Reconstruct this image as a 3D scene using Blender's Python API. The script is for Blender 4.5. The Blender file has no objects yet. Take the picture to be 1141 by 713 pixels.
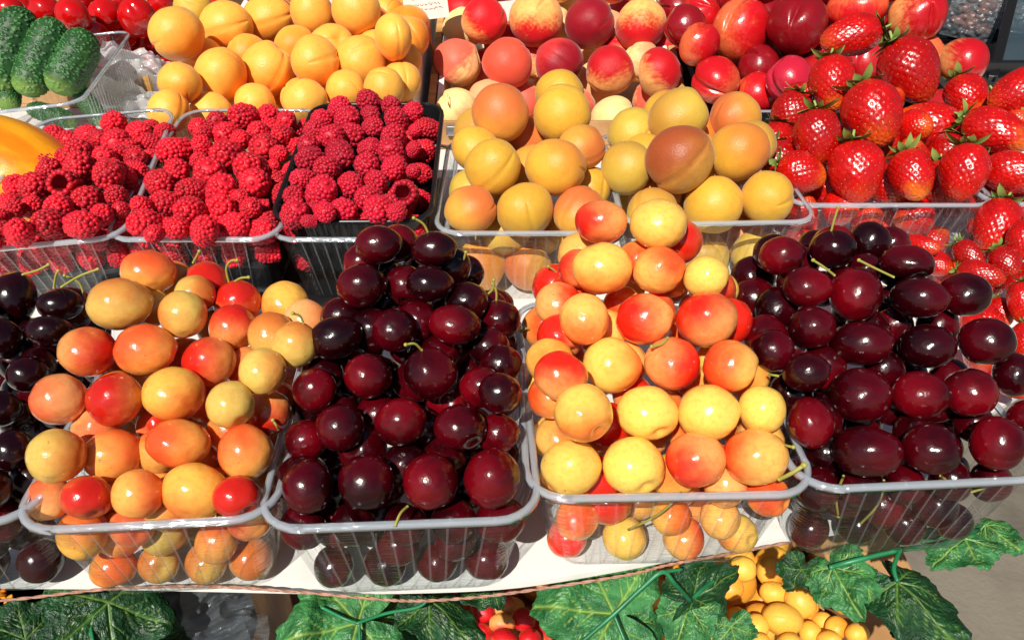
import bpy, bmesh, math, random
import numpy as np
from mathutils import Vector, Matrix, noise

random.seed(7)
S = bpy.context.scene
COL = S.collection
R_ = math.radians

# ------------------------------------------------------------------ camera, world, sun, exposure
W, H, F = 1141.0, 713.0, 895.0            # the photograph's size and focal length, in its own pixels
TH = R_(33.5)
CAM = Vector((0.0, 0.0, 0.35))            # z = 0 is the top of the display board
cd = bpy.data.cameras.new('camera'); cam = bpy.data.objects.new('camera', cd); COL.objects.link(cam)
cam.location = CAM; cam.rotation_euler = (math.pi/2 - TH, 0, 0)
cd.sensor_fit = 'HORIZONTAL'; cd.sensor_width = 36; cd.lens = 36*F/W
cd.clip_start = 0.01; cd.clip_end = 500
S.camera = cam

SUN_EL, SUN_AZ = R_(47), R_(20)           # sun behind the viewer, a little to the left
sun_vec = Vector((-math.sin(SUN_AZ)*math.cos(SUN_EL), -math.cos(SUN_AZ)*math.cos(SUN_EL), math.sin(SUN_EL)))
wd = bpy.data.worlds.new('World'); S.world = wd; wd.use_nodes = True
nt = wd.node_tree; bg = nt.nodes['Background']
sky = nt.nodes.new('ShaderNodeTexSky'); sky.sky_type = 'NISHITA'; sky.sun_disc = False
sky.sun_elevation = SUN_EL; sky.sun_rotation = math.atan2(sun_vec.x, sun_vec.y)
nt.links.new(sky.outputs[0], bg.inputs[0]); bg.inputs[1].default_value = 0.05
sl = bpy.data.lights.new('sun', 'SUN'); sl.energy = 5.0; sl.angle = R_(0.55); sl.color = (1, 0.95, 0.86)
so = bpy.data.objects.new('sun', sl); COL.objects.link(so)
so.rotation_euler = sun_vec.to_track_quat('Z', 'Y').to_euler()
S.view_settings.view_transform = 'Standard'; S.view_settings.look = 'None'
S.view_settings.exposure = 0.24; S.view_settings.gamma = 1.0; S.view_settings.use_curve_mapping = False
S.render.engine = 'CYCLES'
S.cycles.use_denoising = True
S.cycles.max_bounces = 12; S.cycles.transparent_max_bounces = 24
S.cycles.diffuse_bounces = 4; S.cycles.glossy_bounces = 4; S.cycles.transmission_bounces = 6
S.cycles.caustics_reflective = False; S.cycles.caustics_refractive = False
S.cycles.sample_clamp_indirect = 4

# ------------------------------------------------------------------ picture <-> place
CR = Vector((1, 0, 0)); CU = Vector((0, math.sin(TH), math.cos(TH))); CF = Vector((0, math.cos(TH), -math.sin(TH)))
def ray(px, py):
    return CF + CR*((px-W/2)/F) - CU*((py-H/2)/F)
def at_d(px, py, d): return CAM + ray(px, py)*d
def at_z(px, py, z):
    r = ray(px, py); return CAM + r*((z-CAM.z)/r.z)
def at_y(px, py, y):
    r = ray(px, py); return CAM + r*(y/r.y)
def proj(p):
    q = p-CAM; d = q.dot(CF)
    return W/2+F*q.dot(CR)/d, H/2-F*q.dot(CU)/d, d
def basis(px, py, ang=0.0):
    """columns: picture right turned by ang, picture up turned by ang, towards the viewer"""
    n = -ray(px, py).normalized()
    r = (CR - n*CR.dot(n)).normalized(); u = n.cross(r)
    c, s = math.cos(ang), math.sin(ang)
    return Matrix((r*c+u*s, u*c-r*s, n)).transposed()

# ------------------------------------------------------------------ helpers
def lin(h):
    h = h.lstrip('#'); v = [int(h[i:i+2], 16)/255 for i in (0, 2, 4)]
    return tuple(x/12.92 if x <= .04045 else ((x+.055)/1.055)**2.4 for x in v)
def mesh_of(bm, smooth=True):
    me = bpy.data.meshes.new('mesh'); bm.to_mesh(me); bm.free()
    if smooth: me.polygons.foreach_set('use_smooth', [True]*len(me.polygons))
    return me
def link(name, me, mats=None, parent=None, mat4=None):
    o = bpy.data.objects.new(name, me); COL.objects.link(o)
    if me is not None:
        me.name = name
        if mats and not me.materials:
            for m in (mats if isinstance(mats, (list, tuple)) else [mats]): me.materials.append(m)
    if parent: o.parent = parent
    if mat4 is not None: o.matrix_basis = mat4
    return o
def tag(o, label=None, cat=None, group=None, kind=None):
    if label: o['label'] = label
    if cat: o['category'] = cat
    if group: o['group'] = group
    if kind: o['kind'] = kind
    return o
def empty(name, mat4, label, cat, group=None):
    return tag(link(name, None, mat4=mat4), label, cat, group)
ORD = ['zeroth', 'first', 'second', 'third', 'fourth', 'fifth', 'sixth', 'seventh', 'eighth', 'ninth', 'tenth', 'eleventh',
       'twelfth', 'thirteenth', 'fourteenth', 'fifteenth', 'sixteenth', 'seventeenth', 'eighteenth', 'nineteenth', 'twentieth']
def ordw(k):
    if k <= 20: return ORD[k]
    t = {2: 'twenty', 3: 'thirty', 4: 'forty', 5: 'fifty', 6: 'sixty', 7: 'seventy', 8: 'eighty', 9: 'ninety'}[k//10]
    return t+'-'+ORD[k % 10] if k % 10 else {3: 'thirtieth', 4: 'fortieth', 5: 'fiftieth', 6: 'sixtieth', 7: 'seventieth', 8: 'eightieth'}[k//10]
def box(bm, lo, hi, mi=0, bev=0.0):
    c = [(a+b)/2 for a, b in zip(lo, hi)]; s = [abs(b-a) for a, b in zip(lo, hi)]
    g = bmesh.ops.create_cube(bm, size=1, matrix=Matrix.Translation(c) @ Matrix.Diagonal((*s, 1)))
    fs = {f for v in g['verts'] for f in v.link_faces}
    for f in fs: f.material_index = mi
    if bev:
        es = list({e for v in g['verts'] for e in v.link_edges})
        bmesh.ops.bevel(bm, geom=es, offset=bev, segments=2, affect='EDGES', profile=.5)
def beam(bm, a, b, w, h, up=Vector((0, 0, 1)), bev=0.001):
    a, b = Vector(a), Vector(b); t = (b-a); L = t.length; t.normalize()
    s = t.cross(up).normalized(); u = s.cross(t)
    M = Matrix((t, s, u)).transposed().to_4x4(); M.translation = (a+b)/2
    g = bmesh.ops.create_cube(bm, size=1, matrix=M @ Matrix.Diagonal((L, w, h, 1)))
    if bev: bmesh.ops.bevel(bm, geom=list({e for v in g['verts'] for e in v.link_edges}), offset=bev, segments=1, affect='EDGES')
def tube(bm, pts, r, n=8, mi=0, r2=None):
    pts = [Vector(p) for p in pts]; rings = []
    up = Vector((.13, .3, .94))
    for i, p in enumerate(pts):
        t = (pts[min(i+1, len(pts)-1)]-pts[max(i-1, 0)]).normalized()
        s = t.cross(up).normalized(); u = s.cross(t)
        rr = r if r2 is None else r+(r2-r)*i/(len(pts)-1)
        rings.append([bm.verts.new(p+(s*math.cos(k*2*math.pi/n)+u*math.sin(k*2*math.pi/n))*rr) for k in range(n)])
    for a, b in zip(rings, rings[1:]):
        for k in range(n):
            f = bm.faces.new((a[k], a[(k+1) % n], b[(k+1) % n], b[k])); f.material_index = mi; f.smooth = True
    for rg in (rings[0], rings[-1]):
        f = bm.faces.new(rg); f.material_index = mi
def smooth_path(pts, n=8):
    pts = [Vector(p) for p in pts]; out = []
    P = [pts[0]*2-pts[1]]+pts+[pts[-1]*2-pts[-2]]
    for i in range(1, len(P)-2):
        for k in range(n):
            t = k/n; a, b, c, d = P[i-1:i+3]
            out.append(.5*((2*b)+(c-a)*t+(2*a-5*b+4*c-d)*t*t+(3*b-a-3*c+d)*t**3))
    out.append(pts[-1]); return out

# ------------------------------------------------------------------ materials
class NB:
    def __init__(self, name):
        self.m = bpy.data.materials.new(name); self.m.use_nodes = True
        self.t = self.m.node_tree; self.p = self.t.nodes['Principled BSDF']; self.out = self.t.nodes['Material Output']
    def n(self, typ, **kw):
        x = self.t.nodes.new('ShaderNode'+typ)
        for k, v in kw.items(): setattr(x, k, v)
        return x
    def l(self, a, b): self.t.links.new(a, b)
    def set(self, sock, v):
        if hasattr(v, 'bl_idname') or hasattr(v, 'is_linked'): self.l(v, sock)
        else: sock.default_value = v
    def math(self, op, a, b=None, c=None, clamp=False):
        x = self.n('Math', operation=op, use_clamp=clamp)
        for i, v in enumerate((a, b, c)):
            if v is not None: self.set(x.inputs[i], v)
        return x.outputs[0]
    def vmath(self, op, a, b=None):
        x = self.n('VectorMath', operation=op); self.set(x.inputs[0], a)
        if b is not None: self.set(x.inputs[1], b)
        return x.outputs['Value'] if op == 'DOT_PRODUCT' else x.outputs['Vector']
    def mix(self, f, a, b):
        x = self.n('Mix', data_type='RGBA'); self.set(x.inputs[0], f)
        for i, v in ((6, a), (7, b)): self.set(x.inputs[i], (*v, 1) if isinstance(v, tuple) and len(v) == 3 else v)
        return x.outputs[2]
    def ramp(self, f, lo, hi):
        x = self.n('MapRange', interpolation_type='SMOOTHSTEP')
        self.set(x.inputs[0], f); self.set(x.inputs[1], lo); self.set(x.inputs[2], hi); return x.outputs[0]
    def noise(self, vec, scale, detail=3, rough=.55):
        x = self.n('TexNoise'); self.set(x.inputs['Vector'], vec); self.set(x.inputs['Scale'], scale)
        x.inputs['Detail'].default_value = detail; x.inputs['Roughness'].default_value = rough; return x.outputs[0]
    def coords(self, jitter=True):
        tc = self.n('TexCoord').outputs['Object']
        if not jitter: return tc, tc
        r = self.n('ObjectInfo').outputs['Random']
        return tc, self.vmath('ADD', tc, self.vmath('SCALE', (37., 91., 53.), None) if False else self.off(r))
    def off(self, r):
        c = self.n('CombineXYZ')
        for i, k in enumerate((61., 97., 43.)): self.set(c.inputs[i], self.math('MULTIPLY', r, k))
        return c.outputs[0]
    def bump(self, h, strength, dist):
        b = self.n('Bump'); b.inputs['Strength'].default_value = strength; b.inputs['Distance'].default_value = dist
        self.l(h, b.inputs['Height']); self.l(b.outputs[0], self.p.inputs['Normal'])
    def attr(self, name, what='Vector'):
        a = self.n('Attribute', attribute_type='OBJECT', attribute_name=name); return a.outputs[what]
    def P(self, **kw):
        for k, v in kw.items():
            s = self.p.inputs[k.replace('_', ' ')]
            self.set(s, (*v, 1) if isinstance(v, tuple) and len(v) == 3 and s.type == 'RGBA' else v)

def fruit_mat(name, rough=.3, coat=0.0, sss=0.0, sheen=0.0, soft=.3, nscale=1.6, namp=.5, speck=None, speck_lo=.66, speck_scale=9, bump=0.0, bscale=14, streak=0.0, coat_r=.06, spec=.5):
    b = NB(name); tc, tj = b.coords()
    nrm = b.vmath('NORMALIZE', tc)
    t = b.math('MULTIPLY_ADD', b.vmath('DOT_PRODUCT', nrm, b.attr('blush_dir')), .5, .5)
    n1 = b.noise(tj, nscale, 4)
    t = b.math('ADD', t, b.math('MULTIPLY', b.math('SUBTRACT', n1, .5), namp*2))
    if streak:
        sc = b.vmath('MULTIPLY', tj, (7., 7., .7)); t = b.math('ADD', t, b.math('MULTIPLY', b.math('SUBTRACT', b.noise(sc, 1.4, 3), .5), streak*2))
    amt = b.attr('blush_amount', 'Fac')
    e = b.math('SUBTRACT', 1.0, amt)
    x = b.n('MapRange', interpolation_type='SMOOTHSTEP'); b.set(x.inputs[0], t)
    b.set(x.inputs[1], b.math('SUBTRACT', e, soft)); b.set(x.inputs[2], b.math('ADD', e, soft))
    base = b.n('ObjectInfo').outputs['Color']
    fine = b.noise(tj, 5.5, 3)
    base2 = b.mix(b.math('MULTIPLY', b.ramp(fine, .4, .75), .22), base, b.attr('blush_color', 'Color'))
    c = b.mix(x.outputs[0], base2, b.attr('blush_color', 'Color'))
    if speck:
        sp = b.ramp(b.noise(tj, speck_scale, 2), speck_lo, speck_lo+.08)
        c = b.mix(b.math('MULTIPLY', sp, .65), c, speck)
    b.P(Base_Color=c, Roughness=b.math('MULTIPLY', b.math('MULTIPLY_ADD', b.noise(tj, 2.7, 4), .9, .55), rough))
    b.p.inputs['Specular IOR Level'].default_value = spec
    b.p.inputs['Coat Weight'].default_value = coat; b.p.inputs['Coat Roughness'].default_value = coat_r
    if sss:
        b.p.inputs['Subsurface Weight'].default_value = sss; b.p.inputs['Subsurface Radius'].default_value = (1, .35, .12)
        b.p.inputs['Subsurface Scale'].default_value = .004
    if sheen:
        b.p.inputs['Sheen Weight'].default_value = sheen; b.p.inputs['Sheen Roughness'].default_value = .4
    if bump: b.bump(b.noise(tj, bscale, 3), bump, .02)
    return b.m
M = {}
M['blush_cherry'] = fruit_mat('blush_cherry_skin', rough=.2, coat=.2, sss=.4, soft=.42, nscale=1.1, namp=.34, speck=lin('#8a3a14'), speck_lo=.70, speck_scale=6, bump=.05, bscale=3)
M['dark_cherry'] = fruit_mat('dark_cherry_skin', rough=.19, coat=0., spec=.5, soft=.5, nscale=1.3, namp=.5, speck=lin('#a5603a'), speck_lo=.79, speck_scale=16, bump=.05, bscale=3)  # tan specks paint the small glints reflected from neighbouring fruit and plastic
M['apricot'] = fruit_mat('apricot_skin', rough=.43, sss=.15, sheen=.12, soft=.35, nscale=1.0, namp=.25, speck=lin('#8a4a12'), speck_lo=.765, speck_scale=8, bump=.12, bscale=18, spec=.35)
M['peach'] = fruit_mat('peach_skin', rough=.5, sheen=.2, soft=.22, nscale=1.6, namp=.28, streak=.22, bump=.12, bscale=22, spec=.3)
M['nectarine'] = fruit_mat('nectarine_skin', rough=.27, coat=.15, soft=.3, nscale=1.5, namp=.3, streak=.3, bump=.06, bscale=10, coat_r=.15)
M['tomato'] = fruit_mat('tomato_skin', rough=.14, coat=.5, soft=.4, nscale=1, namp=.2, bump=.03, bscale=3)
M['plum'] = fruit_mat('yellow_plum_skin', rough=.46, sss=.12, soft=.35, nscale=1.2, namp=.3, bump=.06, bscale=10)

def plain(name, col, rough=.5, spec=.5, col2=None, scale=8, bump=0., bscale=60, coat=0., metal=0., stretch=None, lohi=(.35, .7)):
    b = NB(name); tc, tj = b.coords()
    if stretch: tj = b.vmath('MULTIPLY', tj, stretch)
    c = b.mix(b.ramp(b.noise(tj, scale, 5), *lohi), col, col2) if col2 else (*col, 1)
    b.P(Base_Color=c, Roughness=rough); b.p.inputs['Specular IOR Level'].default_value = spec
    b.p.inputs['Coat Weight'].default_value = coat; b.p.inputs['Metallic'].default_value = metal
    if bump: b.bump(b.noise(tj, bscale, 4), bump, .003)
    return b.m
def clear_mat(name, tint=(.95, .97, .98), haze=.04, refl=1.0, rough=.06, hazecol=(.85, .9, .95), wave=0.0):
    b = NB(name)
    tr = b.n('BsdfTransparent'); tr.inputs[0].default_value = (*tint, 1)
    gl = b.n('BsdfGlossy'); gl.inputs['Roughness'].default_value = rough
    df = b.n('BsdfTranslucent'); df.inputs[0].default_value = (*hazecol, 1)
    d2 = b.n('BsdfDiffuse'); d2.inputs[0].default_value = (*hazecol, 1)
    mm = b.n('MixShader'); mm.inputs[0].default_value = .5; b.l(d2.outputs[0], mm.inputs[1]); b.l(df.outputs[0], mm.inputs[2])
    m1 = b.n('MixShader'); m1.inputs[0].default_value = haze
    b.l(tr.outputs[0], m1.inputs[1]); b.l(mm.outputs[0], m1.inputs[2])
    fr = b.n('LayerWeight'); fr.inputs[0].default_value = .5
    fz = b.math('MULTIPLY_ADD', b.math('POWER', fr.outputs['Facing'], 4.), .85, .05)
    m2 = b.n('MixShader'); b.l(b.math('MULTIPLY', fz, refl, clamp=True), m2.inputs[0])
    b.l(m1.outputs[0], m2.inputs[1]); b.l(gl.outputs[0], m2.inputs[2]); b.l(m2.outputs[0], b.out.inputs[0])
    if wave:
        tc, tj = b.coords(); bp = b.n('Bump'); bp.inputs['Strength'].default_value = wave; bp.inputs['Distance'].default_value = .004
        b.l(b.math('ADD', b.noise(tj, 45, 2), b.math('MULTIPLY', b.noise(b.vmath('MULTIPLY', tj, (30., 30., 400.)), 2., 2), .4)), bp.inputs['Height']); b.l(bp.outputs[0], gl.inputs['Normal']); b.l(bp.outputs[0], fr.inputs['Normal'])
    b.t.nodes.remove(b.p); return b.m
M['clear'] = clear_mat('clear_plastic', haze=.012, refl=.6, wave=.7)
M['rib'] = clear_mat('frosted_rib_plastic', haze=.12, refl=1.5, rough=.14)
M['rim'] = clear_mat('rim_plastic', tint=(.93, .96, 1.), haze=.42, refl=2.2, rough=.07, hazecol=(.86, .93, 1.), wave=.3)
M['film'] = clear_mat('plastic_film', haze=.14, refl=.5, rough=.3, hazecol=(.75, .85, .95))
M['glass'] = clear_mat('case_glass', tint=(.75, .88, .95), haze=.12, refl=1.4, rough=.03, hazecol=(.5, .75, .9))
M['black'] = plain('black_plastic', (.008, .008, .009), rough=.28)
M['board'] = plain('white_board_paint', (.78, .76, .72), rough=.55, col2=(.58, .52, .45), scale=22, bump=.15, lohi=(.5, .8))
M['wood'] = plain('raw_crate_wood', lin('#c79a5c'), rough=.6, col2=lin('#9c6c38'), scale=10, stretch=(1., 8., 8.), bump=.2)
M['dark_wood'] = plain('dark_brown_wood', lin('#4a3420'), rough=.6, col2=lin('#2a1a0e'), scale=10, stretch=(8., 8., 1.), bump=.2)  # two dark brown tones in stretched noise
M['card'] = plain('brown_cardboard', lin('#b98c5c'), rough=.75, col2=lin('#a2774a'), scale=20)
M['white_card'] = plain('white_cardboard', (.74, .72, .69), rough=.6)
M['concrete'] = plain('trodden_concrete', (.20, .172, .135), rough=.9, col2=(.105, .09, .072), scale=5, bump=.5, bscale=90)
M['stem'] = plain('cherry_stem', lin('#8fa044'), rough=.5, col2=lin('#a8823e'), scale=60)
M['calyx'] = plain('strawberry_leaf', lin('#6f8f3a'), rough=.55, col2=lin('#a9bd6a'), scale=120)
M['vine'] = plain('green_plastic_stem', lin('#17603a'), rough=.4, col2=lin('#248050'), scale=40)
M['twine'] = plain('pink_twine', lin('#b08672'), rough=.8, col2=lin('#8f6550'), scale=300)
M['ink'] = plain('faded_ink', lin('#7a4a4a'), rough=.8)
M['red_ink'] = plain('red_print', lin('#b01830'), rough=.6)
M['paper'] = plain('cream_paper', lin('#ecdcd0'), rough=.7, col2=lin('#e0ccc0'), scale=30)
M['steel'] = plain('grey_metal', (.45, .45, .47), rough=.35, metal=.9)
M['flower'] = plain('withered_flower', lin('#e09a20'), rough=.6, col2=lin('#c06a10'), scale=90)
M['bread'] = plain('dark_dried_fruit', lin('#6a3420'), rough=.4, col2=lin('#3a1c12'), scale=40, bump=.4)
M['bag'] = clear_mat('crumpled_bag_plastic', tint=(.86, .88, .9), haze=.8, refl=1.2, rough=.2, hazecol=(.92, .92, .93), wave=.3)

def berry_mat():
    b = NB('raspberry_skin'); tc, tj = b.coords()
    c = b.mix(b.ramp(b.noise(tj, 1.2, 3), .35, .7), b.n('ObjectInfo').outputs['Color'], b.attr('blush_color', 'Color'))
    b.P(Base_Color=c, Roughness=.5); b.p.inputs['Subsurface Weight'].default_value = .3
    b.p.inputs['Subsurface Radius'].default_value = (1, .2, .15); b.p.inputs['Subsurface Scale'].default_value = .002
    b.p.inputs['Sheen Weight'].default_value = .28; b.p.inputs['Sheen Roughness'].default_value = .3; b.p.inputs['Sheen Tint'].default_value = (1, .7, .75, 1); b.p.inputs['Specular IOR Level'].default_value = .35
    return b.m
M['raspberry'] = berry_mat()
M['berry_core'] = plain('raspberry_hollow', lin('#8c0f22'), rough=.6)
def straw_mat():
    b = NB('strawberry_skin'); tc, tj = b.coords()
    z = b.n('SeparateXYZ'); b.l(tc, z.inputs[0])
    t = b.math('ADD', b.math('MULTIPLY_ADD', z.outputs[2], .5, .5), b.math('MULTIPLY', b.math('SUBTRACT', b.noise(tj, 1.3, 3), .5), .5))
    amt = b.attr('pale_tip', 'Fac')
    f = b.math('MULTIPLY', b.ramp(t, .72, 1.12), amt)
    c = b.mix(b.math('MULTIPLY', b.ramp(b.noise(tj, 2.2, 3), .35, .75), .5), b.n('ObjectInfo').outputs['Color'], lin('#7d0508'))
    c = b.mix(f, c, lin('#f08a26'))
    b.P(Base_Color=c, Roughness=.24); b.p.inputs['Coat Weight'].default_value = .3; b.p.inputs['Coat Roughness'].default_value = .15
    b.bump(b.noise(tj, 9, 3), .1, .04)
    b.p.inputs['Subsurface Weight'].default_value = .1; b.p.inputs['Subsurface Radius'].default_value = (1, .2, .1); b.p.inputs['Subsurface Scale'].default_value = .003
    return b.m
M['strawberry'] = straw_mat()
M['seed'] = plain('strawberry_seed', lin('#e6a448'), rough=.35)
def cuc_mat():
    b = NB('cucumber_skin'); tc, tj = b.coords()
    z = b.n('SeparateXYZ'); b.l(tc, z.inputs[0])
    c = b.mix(b.ramp(b.noise(b.vmath('MULTIPLY', tj, (2.2, 2.2, .5)), 1.6, 4), .4, .7), lin('#143c15'), lin('#275a20'))
    c = b.mix(b.math('MULTIPLY', b.ramp(z.outputs[2], 1.1, 2.1), .6), c, lin('#8fae4a'))
    c = b.mix(b.ramp(b.n('Attribute', attribute_name='wart').outputs['Fac'], .25, .9), c, lin('#4a8244'))
    b.P(Base_Color=c, Roughness=.52); return b.m
M['cucumber'] = cuc_mat()
def melon_mat():
    b = NB('melon_skin'); tc, tj = b.coords()
    n = b.noise(b.vmath('MULTIPLY', tj, (.25, 1.6, 1.6)), 1.3, 4)
    c = b.mix(b.ramp(n, .38, .68), lin('#f2a412'), lin('#e67a06'))
    b.P(Base_Color=c, Roughness=.28); b.p.inputs['Coat Weight'].default_value = .3; b.bump(b.noise(tj, 6, 3), .03, .05); return b.m
M['melon'] = melon_mat()
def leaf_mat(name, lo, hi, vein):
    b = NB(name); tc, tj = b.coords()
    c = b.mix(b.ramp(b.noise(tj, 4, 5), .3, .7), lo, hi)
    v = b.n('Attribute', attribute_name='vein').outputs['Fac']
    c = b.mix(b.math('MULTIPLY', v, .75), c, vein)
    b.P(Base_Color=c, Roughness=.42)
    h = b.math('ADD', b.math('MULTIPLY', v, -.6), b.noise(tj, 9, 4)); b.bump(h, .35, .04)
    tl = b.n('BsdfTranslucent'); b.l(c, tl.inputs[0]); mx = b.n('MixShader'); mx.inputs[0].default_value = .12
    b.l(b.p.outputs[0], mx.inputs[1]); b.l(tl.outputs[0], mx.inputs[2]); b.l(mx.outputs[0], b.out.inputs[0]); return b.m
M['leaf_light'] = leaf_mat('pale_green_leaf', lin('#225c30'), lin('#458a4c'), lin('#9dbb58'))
M['leaf_dark'] = leaf_mat('shaded_deep_green_leaf', lin('#0c3014'), lin('#1a4c26'), lin('#6a8f3c'))  # deep green that also stands in for shade on the lower left leaves

# ------------------------------------------------------------------ shapes shared by the fruit
def sphere_mesh(fn, nu=40, nv=26):
    """closed surface of unit directions pushed to fn(dir)"""
    bm = bmesh.new(); bmesh.ops.create_uvsphere(bm, u_segments=nu, v_segments=nv, radius=1)
    for v in bm.verts: v.co = fn(v.co.normalized())
    return mesh_of(bm)
def rot_dir(a, e): return Vector((math.cos(e)*math.cos(a), math.cos(e)*math.sin(a), math.sin(e)))
def cherry_variant(k):
    rng = random.Random(k); sd = Vector((k*3.1, k*1.7, 5))
    dim = rot_dir(rng.uniform(0, 6.28), rng.uniform(-1.3, .05) if k else .5); gro = dim.orthogonal().normalized()
    def fn(d):
        c = d.dot(dim); r = 1+.06*noise.noise(d*1.1+sd)+.02*noise.noise(d*2.6+sd)
        r -= .2*math.exp(-((1-c)/.04)) + .03*math.exp(-((1-c)/.2)); r -= .05*math.exp(-((1+c)/.02))
        g = d.dot(gro)
        if d.dot(dim.cross(gro)) > 0: r -= .012*math.exp(-(g/.06)**2)
        return d*r
    return sphere_mesh(fn, 44, 30)
def stone_variant(k, cav=.3, seam=.06, tall=1.0, tip=0.0, lobe=0.0):
    rng = random.Random(k+50); sd = Vector((k*2.3, 9-k, k*.7))
    def fn(d):
        c = d.z; a = math.atan2(d.y, d.x); ring = math.sqrt(max(0, 1-c*c))
        r = 1+.065*noise.noise(d*.9+sd)+.018*noise.noise(d*2.4+sd)
        r -= cav*math.exp(-((1-c)/.06)); r -= .05*math.exp(-((1-c)/.3))
        if abs(a) < 1.2: r -= (seam*math.exp(-(a*(ring+.15)/.09)**2)+lobe*math.exp(-(a/.35)**2))*min(1, ring*1.6+.2)
        r += tip*math.exp(-((1+c)/.025))
        v = d*r; v.z *= tall; return v
    return sphere_mesh(fn, 56, 36)
MESH = {
    'cherry': [cherry_variant(k) for k in range(7)],
    'apricot': [stone_variant(k, cav=.2, seam=.05, tall=1.1) for k in range(6)],
    'peach': [stone_variant(10+k, cav=.34, seam=.07, tall=.98, tip=.06) for k in range(5)],
    'nectarine': [stone_variant(20+k, cav=.34, seam=.1, tall=1.05, lobe=.1, tip=.03) for k in range(4)],
    'tomato': [stone_variant(30+k, cav=.12, seam=.0, tall=1.12, lobe=.06) for k in range(3)],
    'plum': [stone_variant(40+k, cav=.1, seam=.018, tall=1.12) for k in range(4)],
}
def raspberry_variant(k, hollow=False):
    rng = random.Random(100+k); bm = bmesh.new(); L = 1.95+rng.uniform(-.15, .2)
    def prof(z):                      # radius against 0 (open end) .. 1 (tip)
        return .98*(1-.18*(1-z)**2)*math.sqrt(max(0, 1-max(0, (z-.25)/.78)**2.3))
    z = .04; i = 0
    while z < 1.0:
        r = prof(z); rd = .205*(1-.18*z); n = max(1, int(2*math.pi*max(r-.04, .01)/(rd*1.55)))
        for j in range(n):
            a = 2*math.pi*(j+.5*(i % 2))/n+rng.uniform(-.12, .12)
            rj = r*.885*rng.uniform(.95, 1.04); p = Vector((rj*math.cos(a), rj*math.sin(a), (z-.5)*L+rng.uniform(-.05, .05)))
            g = bmesh.ops.create_icosphere(bm, subdivisions=2, radius=rd*rng.uniform(.9, 1.1), matrix=Matrix.Translation(p))
        z += rd*1.5/L*(1 if r > .45 else .7); i += 1
    g = bmesh.ops.create_uvsphere(bm, u_segments=16, v_segments=10, radius=.2, matrix=Matrix.Translation((.03, .02, .5*L-.08)))
    # the cup inside, open at the calyx end
    rings = []
    for t in np.linspace(0, 1, 12):
        rr = prof(t*.985)*.985+.01 if not hollow else prof(t*.85)*.66*math.sqrt(1-t*.98)
        zz = ((t*.85 if hollow else t*.985)-.5)*L
        rings.append([bm.verts.new((rr*math.cos(a), rr*math.sin(a), zz)) for a in np.linspace(0, 2*math.pi, 18, endpoint=False)])
    bm.faces.new(rings[-1])
    for a, b in zip(rings, rings[1:]):
        for j in range(18):
            f = bm.faces.new((a[j], a[(j+1) % 18], b[(j+1) % 18], b[j])); f.material_index = 1
    return mesh_of(bm)
MESH['raspberry'] = [raspberry_variant(k) for k in range(5)]
MESH['raspberry_open'] = [raspberry_variant(9, True)]
def strawberry_variant(k):
    rng = random.Random(200+k); sd = Vector((k*4.1, 3+k, 1.3))
    pw = rng.uniform(.75, 1.15); flat = rng.uniform(.88, 1.0)
    def surf(d):
        z = d.z; t = (z+1)/2
        ring = math.sqrt(max(0, 1-z*z))
        w = (1.0-.42*pw*max(0, t-.3)**1.1)*.93
        r = ring*w*(1+.05*noise.noise(d*1.3+sd)); m = ring or 1
        zz = z + (.12*math.exp(-((1+z)/.08)))
        return Vector((d.x/m*r, d.y/m*r*flat, zz*(1+.03*noise.noise(d*1.1+sd)))) if ring > 1e-6 else Vector((0, 0, zz))
    N = 300; pts = []
    for i in range(N):
        z = 1-2*(i+.5)/N; a = i*2.399963
        if z < -.92: continue
        pts.append(Vector((math.sqrt(1-z*z)*math.cos(a), math.sqrt(1-z*z)*math.sin(a), z)))
    P = np.array([p[:] for p in pts])
    bm = bmesh.new(); bmesh.ops.create_uvsphere(bm, u_segments=144, v_segments=104, radius=1)
    for v in bm.verts:
        d = v.co.normalized(); dd = 1-P.dot(np.array(d[:])).max()
        p = surf(d); v.co = p*(1-.032*math.exp(-dd/.0013)+.014*noise.noise(d*5+sd))
    for p in pts:
        q = surf(p)*.962; up = surf(p).normalized()
        Mx = up.to_track_quat('Z', 'Y').to_matrix().to_4x4(); Mx.translation = q
        g = bmesh.ops.create_icosphere(bm, subdivisions=1, radius=1, matrix=Mx @ Matrix.Diagonal((.0125, .021, .013, 1)))
        for f in {f for v in g['verts'] for f in v.link_faces}: f.material_index = 1
    return mesh_of(bm)
MESH['strawberry'] = [strawberry_variant(k) for k in range(4)]
def calyx_mesh(k):
    rng = random.Random(k); bm = bmesh.new()
    for j in range(9):
        a = j*2*math.pi/9+rng.uniform(-.2, .2); L = rng.uniform(.5, .8); w = rng.uniform(.12, .18); cu = rng.uniform(-.2, .9)
        prev = None
        for i in range(6):
            t = i/5; rr = .06+L*t; zz = -.98+.1*t+cu*t*t*-.5; ww = w*math.sin(math.pi*min(1, .12+t*.86))**.7 if i < 5 else .004
            c = Vector((rr*math.cos(a), rr*math.sin(a), zz)); s = Vector((-math.sin(a), math.cos(a), 0))*ww
            cur = [bm.verts.new(c-s), bm.verts.new(c+Vector((0, 0, -.03))), bm.verts.new(c+s)]
            if prev:
                bm.faces.new((prev[0], prev[1], cur[1], cur[0])); bm.faces.new((prev[1], prev[2], cur[2], cur[1]))
            prev = cur
    tube(bm, smooth_path([(0, 0, -.93), (.02, .03, -1.08), (.09, .05, -1.28)], 4), .045, 7)
    return mesh_of(bm)
MESH['calyx'] = [calyx_mesh(k) for k in range(4)]
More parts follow.
